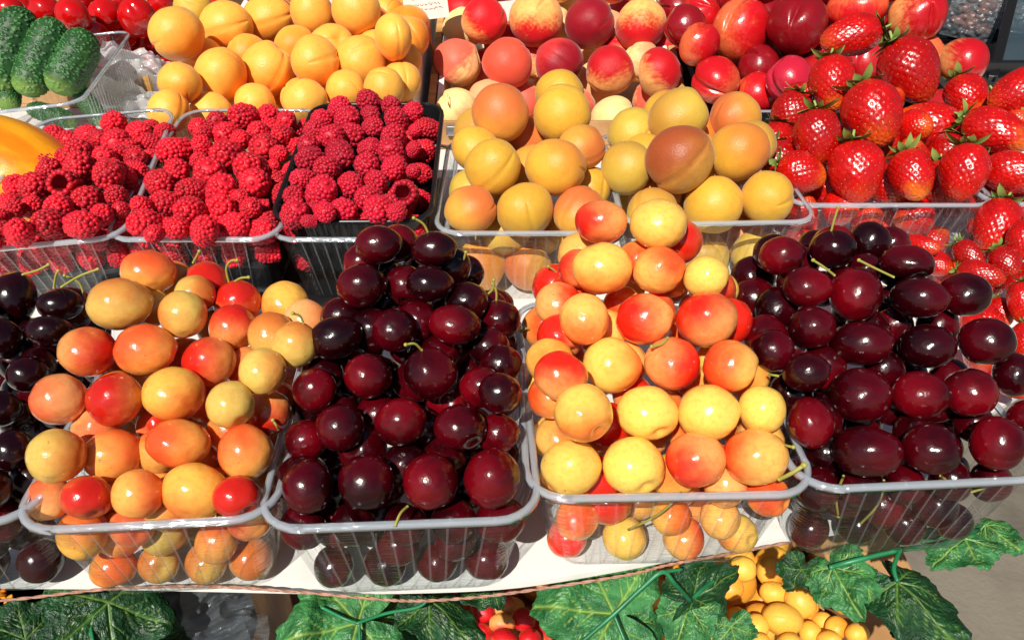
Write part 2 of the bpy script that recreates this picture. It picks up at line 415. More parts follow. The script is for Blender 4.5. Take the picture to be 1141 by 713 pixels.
def cucumber_variant(k):
    rng = random.Random(300+k); bm = bmesh.new(); L = 2.1
    pts = [Vector((rng.gauss(0, 1), rng.gauss(0, 1), rng.uniform(-2.6, 2.6))) for _ in range(700)]
    bmesh.ops.create_uvsphere(bm, u_segments=130, v_segments=170, radius=1)
    lay = bm.verts.layers.float.new('wart')
    W_ = []
    for p in pts:
        a = math.atan2(p.y, p.x); z = max(-1, min(1, p.z/2.6)); W_.append((a, z*.98))
    A = np.array([w[0] for w in W_]); Z = np.array([w[1] for w in W_])
    for v in bm.verts:
        d = v.co.normalized(); s = math.asin(max(-1, min(1, d.z)))/(math.pi/2)
        a = math.atan2(d.y, d.x); rr = (1-abs(s)**3.6)**.5
        da = (A-a+math.pi) % (2*math.pi)-math.pi
        w = float(np.exp(-((da*rr)**2+((Z-s)*L)**2)/.0021).max())
        r = rr*(1+.01*math.cos(a*5)+.03*noise.noise(Vector((a, s*2, k)))) + w*.085*min(1, rr*1.5)
        v[lay] = w
        v.co = Vector((r*math.cos(a)+.12*s*s, r*math.sin(a), s*L))
    return mesh_of(bm)
MESH['cucumber'] = [cucumber_variant(k) for k in range(2)]
for k, ms in (('cherry', None), ('raspberry', 'raspberry'), ('raspberry_open', 'raspberry'), ('strawberry', 'strawberry')):
    if ms:
        for me in MESH[k]:
            me.materials.append(M[ms]); me.materials.append(M['seed'] if k == 'strawberry' else M['berry_core'] if k == 'raspberry_open' else M['raspberry'])
DARK = [me.copy() for me in MESH['cherry']]
for me in MESH['cherry']: me.materials.append(M['blush_cherry'])
for me in DARK: me.materials.append(M['dark_cherry'])
MESH['dark_cherry'] = DARK
for k in ('apricot', 'peach', 'nectarine', 'tomato', 'plum', 'cucumber'):
    for me in MESH[k]: me.materials.append(M[k])
for me in MESH['calyx']: me.materials.append(M['calyx'])

# ------------------------------------------------------------------ piles: picture positions become places on the slope of the heap
BALLS = []                                # (pos, radius) of every fruit, for the fill and for the hidden ones
class Plane:
    def __init__(s, y0, z0, slope, dish=0.0, x0=0.0): s.y0, s.z0, s.k = y0, z0, slope
    def d(s, px, py):
        r = ray(px, py); return (s.z0-s.k*s.y0-CAM.z)/(r.z-s.k*r.y)
    def h(s, p): return p.z-(s.z0+s.k*(p.y-s.y0))
def settle(items, plane, ymin=None, tol=.93, lim=.16, back=None):
    """depth of every fruit along its own line of sight, until neighbours only touch"""
    n = len(items); rays = np.array([ray(i[0], i[1])[:] for i in items]); rp = np.array([.5*(i[2]+i[3]) for i in items])/F
    d = np.array([plane.d(i[0], i[1]) for i in items]); cam_ = np.array(CAM[:])
    if back is not None: d = d*(1+1.1*np.array(back)*rp)
    d0 = d.copy()
    for it in range(120):
        p = cam_+rays*d[:, None]; Rr = rp*d
        if ymin is not None:
            lowf = p[:, 1] < ymin+Rr*.9; d = np.where(lowf, d*1.004, d)
        D = np.linalg.norm(p[:, None]-p[None], axis=2); need = tol*(Rr[:, None]+Rr[None])
        ov = np.clip(need-D, 0, None); np.fill_diagonal(ov, 0)
        if ov.max() < 1e-4: break
        sgn = np.sign((d+1e-6*np.arange(n))[:, None]-(d+1e-6*np.arange(n))[None])
        d = d+.25*(ov*sgn).sum(1); d = np.clip(d, d0*(1-lim*.5), d0*(1+lim))
    return [float(x) for x in d]
def bdir(B, code):
    v = {'T': (0, 1, .25), 'B': (0, -1, .3), 'L': (-1, 0, .3), 'R': (1, 0, .3), 'F': (0, 0, 1), 'K': (0, .2, -1), 'TL': (-.7, .7, .3), 'TR': (.7, .7, .3), 'BL': (-.7, -.7, .3), 'BR': (.7, -.7, .3)}[code]
    return B @ Vector(v).normalized()
PAL = {  # base, blush
    'y': ('#e6b04c', '#da6228'), 'g': ('#cfac56', '#ca6c2c'), 'o': ('#e5a04c', '#d75226'), 'r': ('#df9450', '#bf2014'), 'p': ('#e4ab68', '#d65c34'),
    'Y': ('#f6c65c', '#ec6a24'), 'O': ('#f3b55a', '#e44a1e'), 'Q': ('#f0a25a', '#d82414'),
    'd': ('#4c020c', '#1c0104'), 'e': ('#6c0410', '#300207'), 'f': ('#320209', '#150103'),
    'a': ('#d8a638', '#cf7c30'), 'A': ('#d69c3c', '#c96a34'), 'n': ('#c8943e', '#9c4a24'), 'h': ('#cfac44', '#c08c38'), 'b': ('#f3b048', '#ea8420'),
    'k': ('#f2ce86', '#e0604a'), 'K': ('#f2b060', '#c8141c'), 'm': ('#c83030', '#8c0a1c'), 'u': ('#f2d48c', '#e8a070'), 'i': ('#f0b476', '#da4e36'),
    'N': ('#e0683c', '#c0121a'), 'M': ('#b01c22', '#860c16'), 'U': ('#d03848', '#b81c34'), 'V': ('#e8a860', '#b8101a'),
    't': ('#cc0e0c', '#b00808'), 'l': ('#f0b446', '#e4922a'),
}
def set_cols(o, key, B=None, code='K', amt=.3, jit=.06, rng=random):
    a, b = PAL[key]; f = 1+rng.uniform(-jit, jit)*1.5
    o.color = (*[min(1, c*f) for c in lin(a)], 1); o['blush_color'] = [c*f for c in lin(b)]
    dv = bdir(B, code) if B is not None else Vector((0, 0, 1))
    dv = o.matrix_basis.to_quaternion().inverted() @ dv
    o['blush_dir'] = list(dv); o['blush_amount'] = float(amt*(.85 if key in 'yorpgYOQ' else 1))
LOOK = {'y': 'pale yellow', 'Y': 'bright yellow', 'g': 'dull yellow', 'o': 'orange yellow', 'O': 'orange', 'r': 'red blushed', 'p': 'pinkish', 'Q': 'red orange',
        'd': 'dark red', 'e': 'bright dark red', 'f': 'blackish red', 'a': 'golden', 'A': 'orange', 'n': 'brown red', 'h': 'greenish yellow', 'b': 'orange yellow',
        'k': 'pink blushed', 'K': 'red and yellow', 'm': 'deep red', 'u': 'cream yellow', 'i': 'salmon pink', 'N': 'scarlet', 'M': 'dark crimson', 'U': 'rosy', 'V': 'red and cream', 't': 'red', 'l': 'yellow'}
def rows_of(items):
    """indices grouped in rows, lowest row first, each row left to right"""
    idx = sorted(range(len(items)), key=lambda i: -items[i][1]); rows = []
    for i in idx:
        if rows and rows[-1][0]-items[i][1] < .85*min(items[i][3], 30): rows[-1][1].append(i)
        else: rows.append((items[i][1], [i]))
    return [sorted(r[1], key=lambda i: items[i][0]) for r in rows]
def place_ball(kind, name, px, py, rx, ry, d, ang=0., spin=None, rng=random, squash=1.0):
    B = basis(px, py, R_(ang)); cx = math.cos(math.atan((px-W/2)/F)); cy = math.cos(math.atan((py-H/2)/F))
    sx, sy = rx*d/F*cx, ry*d/F*cy; sz = .5*(sx+sy)*squash
    me = rng.choice(MESH[kind])
    if spin is None: M3 = B @ Matrix.Diagonal((sx, sy, sz))
    else:                                  # turned freely inside, then stretched to the picture's outline
        q = spin.to_matrix(); m = .5*(sx+sy)
        M3 = B @ Matrix.Diagonal((sx/m, sy/m, 1)) @ q @ Matrix.Diagonal((m, m, m))
    M4 = M3.to_4x4(); M4.translation = at_d(px, py, d)
    o = link(name, me)
    loc, rot, sca = M4.decompose(); o.matrix_basis = Matrix.LocRotScale(loc, rot, sca)
    BALLS.append((Vector(loc), .5*(sx+sy)))
    return o, basis(px, py)
def rquat(rng): return Matrix.Rotation(rng.uniform(0, 6.28), 3, 'Z').to_quaternion() @ Matrix.Rotation(math.acos(rng.uniform(-1, 1)), 3, 'X').to_quaternion() @ Matrix.Rotation(rng.uniform(0, 6.28), 3, 'Z').to_quaternion()
def grow(items):
    """fruit of which only a sliver shows get their whole size back and slip behind the neighbour that hides them"""
    med = sorted(.5*(i[2]+i[3]) for i in items)[len(items)*3//5]; out, back = [], []
    for k, i in enumerate(items):
        r = .5*(i[2]+i[3])
        if r > .86*med: out.append(i); back.append(0.); continue
        nb = sorted((j for j in items if .5*(j[2]+j[3]) > .86*med), key=lambda j: (j[0]-i[0])**2+(j[1]-i[1])**2)[:2]
        v = [0, 0]
        for j, w in zip(nb, (1., .45)): L_ = math.hypot(j[0]-i[0], j[1]-i[1]) or 1; v[0] += w*(j[0]-i[0])/L_; v[1] += w*(j[1]-i[1])/L_
        L_ = math.hypot(*v) or 1; rn = max(.93*med, r); sx = v[0]/L_*max(0, rn-i[2]); sy = v[1]/L_*max(0, rn-i[3])
        out.append((i[0]+sx, i[1]+sy, rn, rn*.95)+tuple(i[4:])); back.append(1.)
    return out, back
def pile(kind, name, cat, where, group, items, plane, noun=None, ymin=None, seed=0, spin=False, lim=.16, squash=1.0):
    """items: (px, py, rx, ry, palette, blush side, blush amount[, angle])"""
    items, back = grow(items); HULL[group] = hull([(i[0], i[1]) for i in items])
    rng = random.Random(seed); ds = settle(items, plane, ymin, lim=lim, back=back); obs = [None]*len(items); noun = noun or name.replace('_', ' ')
    rws = rows_of(items)
    for ri, rw in enumerate(rws):
        for ci, i in enumerate(rw):
            it = items[i]; sp = None
            if spin:                       # stem end mostly turned away, seam somewhere in view
                sp = Matrix.Rotation(rng.uniform(-2.6, 2.6), 3, 'Z').to_quaternion() @ Matrix.Rotation(rng.uniform(1.3, 2.9), 3, 'X').to_quaternion() @ Matrix.Rotation(rng.uniform(0, 6.28), 3, 'Z').to_quaternion()
            o, B = place_ball(kind, name, it[0], it[1], it[2], it[3], ds[i], it[7] if len(it) > 7 else rng.uniform(-6, 6), sp, rng, squash)
            set_cols(o, it[4], B, it[5], it[6], rng=rng)
            pos = 'only one' if len(rw) == 1 else (ordw(ci+1)+' from left')
            rr = 'front row' if ri == 0 else 'row '+str(ri+1)
            tag(o, f'{LOOK[it[4]]} {noun}, {pos} in {rr} {where}', cat, group)
            obs[i] = o
    return obs
FILLS = []
def hull(pts):
    pts = sorted(set(pts)); 
    def half(ps):
        h = []
        for p in ps:
            while len(h) > 1 and (h[-1][0]-h[-2][0])*(p[1]-h[-2][1])-(h[-1][1]-h[-2][1])*(p[0]-h[-2][0]) <= 0: h.pop()
            h.append(p)
        return h
    a, b = half(pts), half(pts[::-1]); h = a[:-1]+b[:-1]; cx, cy = sum(p[0] for p in h)/len(h), sum(p[1] for p in h)/len(h)
    return [(p[0]+(p[0]-cx)/max(1, math.hypot(p[0]-cx, p[1]-cy))*11, p[1]+(p[1]-cy)/max(1, math.hypot(p[0]-cx, p[1]-cy))*11) for p in h]
def inside(h, p): return all((b[0]-a[0])*(p[1]-a[1])-(b[1]-a[1])*(p[0]-a[0]) >= 0 for a, b in zip(h, h[1:]+h[:1]))
HULL = {}
def fill(kind, name, cat, where, group, P, plane, Rr, pal, seed=0, drop=.4, layers=6, noun=None):
    """fruit under the heap's skin, inside the punnet"""
    hl_ = HULL.get(group)
    rng = random.Random(seed+900); Mx, w, L, h, inset = P['M'], P['w'], P['L'], P['h'], P['inset']
    for k in range(layers):
        z = P.get('floor', 0)+Rr*1.02+k*1.62*Rr; t = min(1, z/h); hw = w/2-inset*(1-t)-Rr*.98; hl = L/2-inset*(1-t)-Rr*1.03
        ny = max(2, int(2*hl/(1.9*Rr))+1); nx = max(2, int(2*hw/(1.98*Rr))+1)
        for j in range(ny):
            for i in range(nx):
                x = -hw+2*hw*(i+.5*((j+k) % 2)*.6)/(nx-1) if nx > 1 else 0; y = -hl+2*hl*j/(ny-1)
                if x > hw: continue
                q = Mx @ Vector((x+rng.uniform(-.1, .1)*Rr, y+rng.uniform(-.05, .1)*Rr, z+rng.uniform(-.08, .1)*Rr))
                if plane.h(q) > -drop*Rr or (z > h and hl_ and not inside(hl_, proj(q)[:2])): continue
                r2 = Rr*rng.uniform(.9, 1.04)
                if any((q-b).length < .9*(r2+rb) for b, rb in BALLS): continue
                BALLS.append((q, r2))
                FILLS.append(dict(kind=kind, name=name, cat=cat, where=where, group=group, q=q, r=r2, key=rng.choice(pal), noun=noun or name.replace('_', ' '), rng=rng, idx=len(BALLS)-1))
    zt = max(h, (Mx.inverted() @ Vector((Mx.translation.x, P['yt'], plane.z0+plane.k*(P['yt']-plane.y0)))).z) if 'yt' in P else h*2.2
    near = [(b, rb) for b, rb in BALLS if (b-(Mx @ Vector((0, 0, h)))).length < max(w, L)]
    for _ in range(4500):
        z = rng.uniform(Rr+P.get('floor', 0), zt); t = min(1, z/h); hw = w/2-inset*(1-t)-Rr*1.0; hl = L/2-inset*(1-t)-Rr*1.0
        q = Mx @ Vector((rng.uniform(-hw, hw), rng.uniform(-hl, hl), z)); r2 = Rr*rng.uniform(.94, 1.08)
        if plane.h(q) > -drop*Rr or (z > h and hl_ and not inside(hl_, proj(q)[:2])) or any((q-b).length < .8*(r2+rb) for b, rb in near): continue
        BALLS.append((q, r2)); near.append((q, r2))
        FILLS.append(dict(kind=kind, name=name, cat=cat, where=where, group=group, q=q, r=r2, key=rng.choice(pal), noun=noun or name.replace('_', ' '), rng=rng, idx=len(BALLS)-1))
def drop_fills():
    """make only those buried fruit that show through a wall or a gap"""
    sc = .5; w, h = int(W*sc), int(H*sc); zb = np.full((h, w), 1e9); ib = np.full((h, w), -1, int)
    yy, xx = np.mgrid[0:h, 0:w]
    for k, (p, r) in enumerate(BALLS):
        x, y, d = proj(p); rr = r*F/d*sc; x *= sc; y *= sc
        x0, x1, y0, y1 = max(0, int(x-rr)), min(w, int(x+rr)+2), max(0, int(y-rr)), min(h, int(y+rr)+2)
        if x0 >= x1 or y0 >= y1: continue
        q = ((xx[y0:y1, x0:x1]-x)**2+(yy[y0:y1, x0:x1]-y)**2)/rr**2
        dep = np.where(q < 1, d-r*np.sqrt(np.clip(1-q, 0, 1)), 1e9); b = dep < zb[y0:y1, x0:x1]
        zb[y0:y1, x0:x1][b] = dep[b]; ib[y0:y1, x0:x1][b] = k
    cnt = np.bincount(ib[ib >= 0], minlength=len(BALLS))
    keep = {}
    for f in FILLS:
        if cnt[f['idx']] < 16: continue
        keep.setdefault((f['where'], f['name']), []).append(f)
    for (wh, nm), fs in keep.items():
        fs.sort(key=lambda f: proj(f['q'])[0])
        for i, f in enumerate(fs):
            rng = f['rng']; px, py, d = proj(f['q']); r = f['r']
            if f['kind'] in ('raspberry', 'strawberry'):
                o = berry(f['kind'], f['name'], f['q'], r, rng, f['key'])
            else:
                o = link(f['name'], rng.choice(MESH[f['kind']]))
                o.matrix_basis = Matrix.LocRotScale(f['q'], rquat(rng), Vector((r*rng.uniform(.97, 1.08), r*.98, r*rng.uniform(.93, 1.0))))
                set_cols(o, f['key'], basis(px, py), rng.choice(['T', 'L', 'R', 'F', 'K']), rng.uniform(.2, .6), rng=rng)
            lk = 'red' if f['kind'] in ('raspberry', 'strawberry') else LOOK[f['key']]
            tag(o, f"{lk} {f['noun']} half buried, {ordw(i+1)} from left of those {wh}", f['cat'], f['group'])
def berry(kind, name, q, r, rng, key=None, tip=None, ln=1.0, open_=False, roll=None):
    tip = tip or Vector((rng.gauss(0, .8), -.55+rng.gauss(0, .5), .8+rng.gauss(0, .5)))
    M3 = tip.to_track_quat('Z', 'Y') @ Matrix.Rotation(rng.uniform(0, 6.28), 3, 'Z').to_quaternion()
    o = link(name, rng.choice(MESH[kind+'_open' if open_ else kind]))
    o.matrix_basis = Matrix.LocRotScale(q, M3, Vector((r, r, r*ln)))
    if kind == 'raspberry':
        f = rng.uniform(.72, 1.2); o.color = (*[c*f for c in lin('#d81228')], 1); o['blush_color'] = [c*f for c in lin('#b00a22')]
    else:
        f = rng.uniform(.85, 1.12); o.color = (*[c*f for c in lin('#c40e0a')], 1); o['pale_tip'] = rng.uniform(0, .5)
    return o

# ------------------------------------------------------------------ the setting
def sheet(name, x0, y0, x1, y1, z, m, n=1):
    bm = bmesh.new(); bmesh.ops.create_grid(bm, x_segments=n, y_segments=n, size=.5, matrix=Matrix.Translation(((x0+x1)/2, (y0+y1)/2, z)) @ Matrix.Diagonal((x1-x0, y1-y0, 1, 1)))
    return tag(link(name, mesh_of(bm, False), m), kind='structure')
sheet('ground', -150, -150, 150, 150, -.78, M['concrete'])
# ---- display table: a white board whose front edge bends away on the right
edge_px = [(-700, 647), (0, 650), (200, 653), (350, 656), (480, 655), (580, 649), (680, 633), (760, 618), (870, 600), (985, 583)]
fr = [at_z(x, y, 0) for x, y in edge_px]
outline = smooth_path(fr, 4)+[Vector((.30, .40, 0)), Vector((.62, .62, 0)), Vector((.9, .9, 0)), Vector((.9, 1.42, 0)), Vector((-.95, 1.42, 0)), Vector((-.95, fr[0].y, 0))]
tbl = empty('display_table', Matrix.Translation((0, .8, -.78)), 'white board table carrying all the punnets and crates of fruit', 'table')
bm = bmesh.new()
vs = [bm.verts.new(p+Vector((0, -.8, .78))) for p in outline]; f = bm.faces.new(vs)
bmesh.ops.recalc_face_normals(bm, faces=bm.faces)
if f.normal.z < 0: f.normal_flip()
ex = bmesh.ops.extrude_face_region(bm, geom=[f]); bmesh.ops.translate(bm, verts=[v for v in ex['geom'] if isinstance(v, bmesh.types.BMVert)], vec=(0, 0, -.004))
bmesh.ops.recalc_face_normals(bm, faces=bm.faces)
link('table_top', mesh_of(bm, False), M['board'], tbl)
for x, y in ((-.85, -.3), (.5, -.05), (-.85, .55), (.8, .55)):
    bm = bmesh.new(); box(bm, (x-.02, y-.02, 0), (x+.02, y+.02, .775), bev=.002); link('leg', mesh_of(bm, False), M['dark_wood'], tbl)
bm = bmesh.new(); box(bm, (-2.2, 1.50, -.78), (2.2, 1.53, .75))
tag(link('back_panel', mesh_of(bm, False), plain('dark_back_cloth', (.03, .028, .028), rough=.8)), 'dark panel standing behind the fruit stall', 'panel')

# ------------------------------------------------------------------ punnets
def rr_loop(w, l, r, ribs=True, pitch=.0085, rw=.0022):
    """rounded rectangle, counter-clockwise; every point carries its outward normal and a rib flag"""
    out = []
    hw, hl = w/2-r, l/2-r
    sides = [((-hw, -l/2), (hw, -l/2), (0, -1)), ((w/2, -hl), (w/2, hl), (1, 0)), ((hw, l/2), (-hw, l/2), (0, 1)), ((-w/2, hl), (-w/2, -hl), (-1, 0))]
    cen = [(hw, -hl), (hw, hl), (-hw, hl), (-hw, -hl)]; a0 = [-90, 0, 90, 180]
    for (a, b, n), c, an in zip(sides, cen, a0):
        a, b = Vector(a), Vector(b); Ls = (b-a).length; k = max(1, int(Ls/pitch)); out.append((a, Vector(n), 0))
        for i in range(k):
            m = (i+.5)/k
            for dx, fl in ((-.5, 0), (-.28, 1), (.28, 1), (.5, 0)): out.append((a+(b-a)*(m+dx*rw/Ls), Vector(n), fl))
        for q in range(7):
            t = R_(an+90*q/6); nn = Vector((math.cos(t), math.sin(t))); out.append((Vector(c)+nn*r, nn, 0))
    return out
def punnet_meshes(w, L, h, inset, r=.018, ribs=True):
    bm = bmesh.new(); top = rr_loop(w, L, r); n = len(top)
    lv = [(1.0, 0), (.955, 0), (.9, .0009), (.15, .0009), (.07, .0003), (.02, 0), (0., 0)]
    rings = []
    for t, rib in lv:
        s = inset*(1-t)**1.0 + (.004 if t == 0 else .0012 if t == .02 else 0)
        fx, fy = (w-2*s)/w, (L-2*s)/L
        rings.append([bm.verts.new((p.x*fx+nn.x*rib*fl, p.y*fy+nn.y*rib*fl, h*t)) for p, nn, fl in top])
    for li, (a, b) in enumerate(zip(rings, rings[1:])):
        for k in range(n):
            k2 = (k+1) % n
            f = bm.faces.new((a[k2], a[k], b[k], b[k2])); f.smooth = True
            if 1 <= li <= 3 and top[k][2] and top[k2][2]: f.material_index = 1
    bm.faces.new(rings[-1][::-1])
    body = mesh_of(bm, True)
    bm = bmesh.new(); loop = [x for x in rr_loop(w, L, r) if not x[2]]
    prof = [(0, -.0016), (0, .0008), (.0016, .0018), (.0040, .0017), (.0056, .0006), (.0060, -.0026), (.0051, -.0026), (.0046, -.0002), (.002, .0004)]
    rg = [[bm.verts.new((p.x+nn.x*o, p.y+nn.y*o, h+z)) for o, z in ((o_*.64, z_*.7) for o_, z_ in prof)] for p, nn, _ in loop]
    for a, b in zip(rg, rg[1:]+rg[:1]):
        for k in range(len(prof)):
            k2 = (k+1) % len(prof); bm.faces.new((a[k], a[k2], b[k2], b[k]))
    bmesh.ops.recalc_face_normals(bm, faces=bm.faces)
    return body, mesh_of(bm, True)
def punnet(label, FL, FR, L, h=.07, zr=.072, inset=.013, yaw=None, w=None, tilt=0., roll=0., black=False, r=.018, group='clear fruit punnets on the table', name='punnet'):
    a, b = at_z(*FL, zr), at_z(*FR, zr)
    if w is None: w = (b-a).length
    yw = R_(yaw) if yaw is not None else math.atan2(b.y-a.y, b.x-a.x)
    mid = (a+b)/2
    Rm = Matrix.Rotation(yw, 4, 'Z') @ Matrix.Rotation(R_(tilt), 4, 'X') @ Matrix.Rotation(R_(roll), 4, 'Y')
    Mx = Matrix.Translation(mid) @ Rm @ Matrix.Translation((0, L/2, -h))
    e = empty(name, Mx, label, 'punnet', group)
    body, rim = punnet_meshes(w, L, h, inset, r)
    link('tray', body, M['black'] if black else [M['clear'], M['rib']], e)
    if black: body.materials.append(M['black'])
    link('rim', rim, M['black'] if black else M['rim'], e)
    return dict(M=Mx, w=w, L=L, h=h, inset=inset, y0=mid.y, x0=mid.x, obj=e)
FH = .068
P0 = punnet('clear punnet of dark cherries cut off by the left edge, leftmost in the front row', (-290, 585), (26, 578), .165, h=FH)
P1 = punnet('clear punnet piled with dull yellow and red blushed cherries, front row left', (14, 588), (301, 573), .165, h=FH)
P2 = punnet('clear punnet piled with dark red cherries, between the two yellow cherry punnets', (290, 586), (597, 574), .172, h=FH)
P3 = punnet('clear punnet piled with bright yellow cherries, front row centre right', (592, 552), (908, 546), .168, h=FH)
P4 = punnet('clear punnet piled with dark cherries at the right end of front row', (897, 542), (1175, 529), .18, h=FH)
RT = 8
R1 = punnet('clear punnet of raspberries beside the yellow melon', (-52, 284), (133, 258), .20, w=.118, yaw=7, tilt=RT, roll=-3)
R2 = punnet('clear punnet of raspberries between another clear punnet and the black tray', (116, 266), (306, 263), .20, yaw=0, tilt=RT)
RB = punnet('empty clear punnet under the black raspberry tray', (301, 266), (494, 264), .17, yaw=0, tilt=2, zr=.068, h=.066)
R3 = punnet('black plastic tray of raspberries resting on a clear punnet', (303, 248), (477, 242), .187, yaw=.8, tilt=RT, h=.058, zr=.079, black=True, inset=.009, name='berry_tray', group='black berry trays')
A1 = punnet('clear punnet of golden apricots next to the black raspberry tray', (487, 260), (694, 256), .17, yaw=0, tilt=2)
A2 = punnet('clear punnet of apricots with one brown red on top, beside strawberries', (700, 254), (904, 240), .17, yaw=2, tilt=2)
S1 = punnet('clear punnet heaped with strawberries next to the apricots', (885, 230), (1106, 224), .19, yaw=0, tilt=3)
S2 = punnet('clear punnet of strawberries cut off by the right edge', (1098, 222), (1300, 232), .19, yaw=-3, tilt=3)

for P_ in (R1, R2):
    bm = bmesh.new(); a, b = P_['w']/2-.0125, P_['L']/2-.0125; box(bm, (-a+.002, -b+.002, .0015), (a-.002, b-.002, .034), bev=.004); link('dark_insert', mesh_of(bm, False), M['black'], P_['obj']); P_['floor'] = .034  # black block added inside so the lower part of the punnet looks dark
bm = bmesh.new(); box(bm, (-.13, -.115, .0015), (.13, .115, .006)); 
for lo, hi in (((-.13, -.115, .006), (.13, -.111, .02)), ((-.13, .111, .006), (.13, .115, .02)), ((-.13, -.111, .006), (-.126, .111, .02)), ((.126, -.111, .006), (.13, .111, .02))): box(bm, lo, hi)
o = link('added_dark_tray', mesh_of(bm, False), M['black']); o.location = (-.20, .645, .0)  # black tray added to darken the pale board around the raspberry punnets
tag(o, 'flat black tray added to darken the board under the raspberry punnets', 'tray')
# ------------------------------------------------------------------ cherries in the front row
L1 = [(165,303,33,24,'o','T',.5,-8),(134.6,339,39,29.5,'g','T',.22),(96.8,392,35,27.5,'r','R',.6),(162.7,390,36.5,29.5,'o','TL',.55),(66,445,34,29,'p','L',.4),(127.6,445,33,30,'r','L',.75),(193,439,37,30,'y','BR',.3),
 (230.5,314.7,27.5,23,'r','F',.7),(203.8,350,28,27,'g','L',.12),(272,333,19,17,'r','T',.8),(317.4,336,27,23.5,'y','BL',.15),(260.8,362.4,26,23,'r','T',.55),(304.8,369.4,22,22.5,'g','T',.45),(335.7,382,18,24,'g','T',.25),
 (352,350,14,13,'p','R',.3),(233,403,31,28,'r','L',.6),(292,413.7,27.5,26,'g','R',.2),(257,451,28,27,'g','K',.2),(303,462,22,23,'r','B',.6),(63,507.7,35,31,'g','R',.35),(126,507.7,36.5,30,'o','TR',.3,8),(198,494,38,27,'o','L',.5,-6),
 (50.5,557,23,24,'p','TL',.4),(96.8,554,31,25,'r','F',.55,-10),(154,550,31,28,'o','R',.35,-12),(217.9,547,39,32,'y','BL',.12,-14),(274,503.5,31.5,32,'o','TL',.4),(264,553,28,24,'r','F',.8)]
hp1 = Plane(P1['y0']+.022, .080, .47)
CH1 = pile('cherry', 'blushed_cherry', 'cherry', 'of leftmost yellow punnet', 'blushed cherries in the left punnet', L1, hp1, 'cherry', P1['y0']+.002, 1)
L2 = [(422,273,27,22,'d','R',.3),(484,278,26,20.5,'f','R',.4),(402.4,318.5,28,25,'d','R',.4),(479,316,27,20,'f','F',.3),(374,341,9,10,'d','F',.3),(374,376,31,24,'f','F',.3,18),(439,368,26,24,'d','R',.5),(506,362,30,22,'e','R',.4,-8),(350,434,25,24,'e','L',.2),
 (410,419,27,25,'e','R',.4),(480,415,30,29,'d','L',.3),(523,333,20,19,'f','L',.5),(514,301,11,15,'f','F',.4),(558,357,22,21,'d','R',.4),(550,387,18,24,'d','L',.5),(538,429,21,21,'e','R',.4),(570,408,12,16,'d','F',.3),(567,434,13,15,'d','F',.3),
 (337,490,20,23,'e','L',.3),(379,476.5,28,27.5,'d','R',.4),(446,470,29.5,27,'e','B',.4),(513,476,30,26,'d','R',.3),(343,543,29,32,'d','R',.3),(408,538,32,33,'d','B',.4),(480,537,31.5,33,'e','R',.3),(548,532.5,31.5,34,'e','R',.2),(565,482,14,21,'e','F',.2)]
hp2 = Plane(P2['y0']+.022, .080, .50)
CH2 = pile('dark_cherry', 'dark_cherry', 'cherry', 'of middle dark punnet', 'dark cherries in the middle punnet', L2, hp2, 'cherry', P2['y0']+.002, 2)
L3 = [(669.4,247,29.5,24.5,'Q','L',.5),(733,250,33,28,'Y','K',.2),(671,300,34,30,'Y','B',.18),(734.5,301,29.5,27,'O','TR',.45),(637,283,16,19,'O','K',.3),(609,313,15,14,'Q','F',.7),(610,339,15,18,'Q','R',.4),(631.5,325,19,20,'Q','T',.6),(595,362.7,14,20,'O','F',.3),(616,375,18,22,'Q','L',.85),
 (650.3,355.7,28,28.5,'O','B',.25),(718.5,355.7,33,29,'Q','L',.6),(706,281,13,14,'O','F',.3),(787,309,26,24,'Y','K',.1),(787,355.7,35,31,'Q','TL',.55),(828,356,10,21,'Q','F',.8),(767.7,271.5,15,16,'Q','F',.5),(812,326,8,9,'Q','F',.5),(597,400,11,19,'Y','F',.2),(624.7,418,30,27.5,'Q','T',.6),
 (682,406.6,33,31,'Y','R',.18),(748,405,32,29,'Q','R',.5),(650,460,33,33,'Y','B',.35),(603.6,444.5,14,21,'O','L',.4),(612,484,15,19,'O','R',.4),(721.5,460,35,30.5,'Y','K',.15,-6),(814,408,31.5,29.5,'O','L',.55),(850,416,8,15,'Y','F',.1),(790,460,36,32,'Y','K',.15,-5),(849,456,27,27.5,'Y','K',.1),
 (636,520,34,31.5,'Y','K',.1),(706,519,35,33,'Y','K',.12),(775,512,34,31,'Q','BL',.5),(842,509,37,32,'O','L',.35),(685,478,16,20,'Q','F',.7),(668,543,25,14,'Q','F',.8),(745,540,15,15,'Y','F',.2)]
hp3 = Plane(P3['y0']+.022, .080, .56)
CH3 = pile('cherry', 'blushed_cherry', 'cherry', 'of bright yellow punnet', 'bright yellow cherries in the central punnet', L3, hp3, 'cherry', P3['y0']+.002, 3)
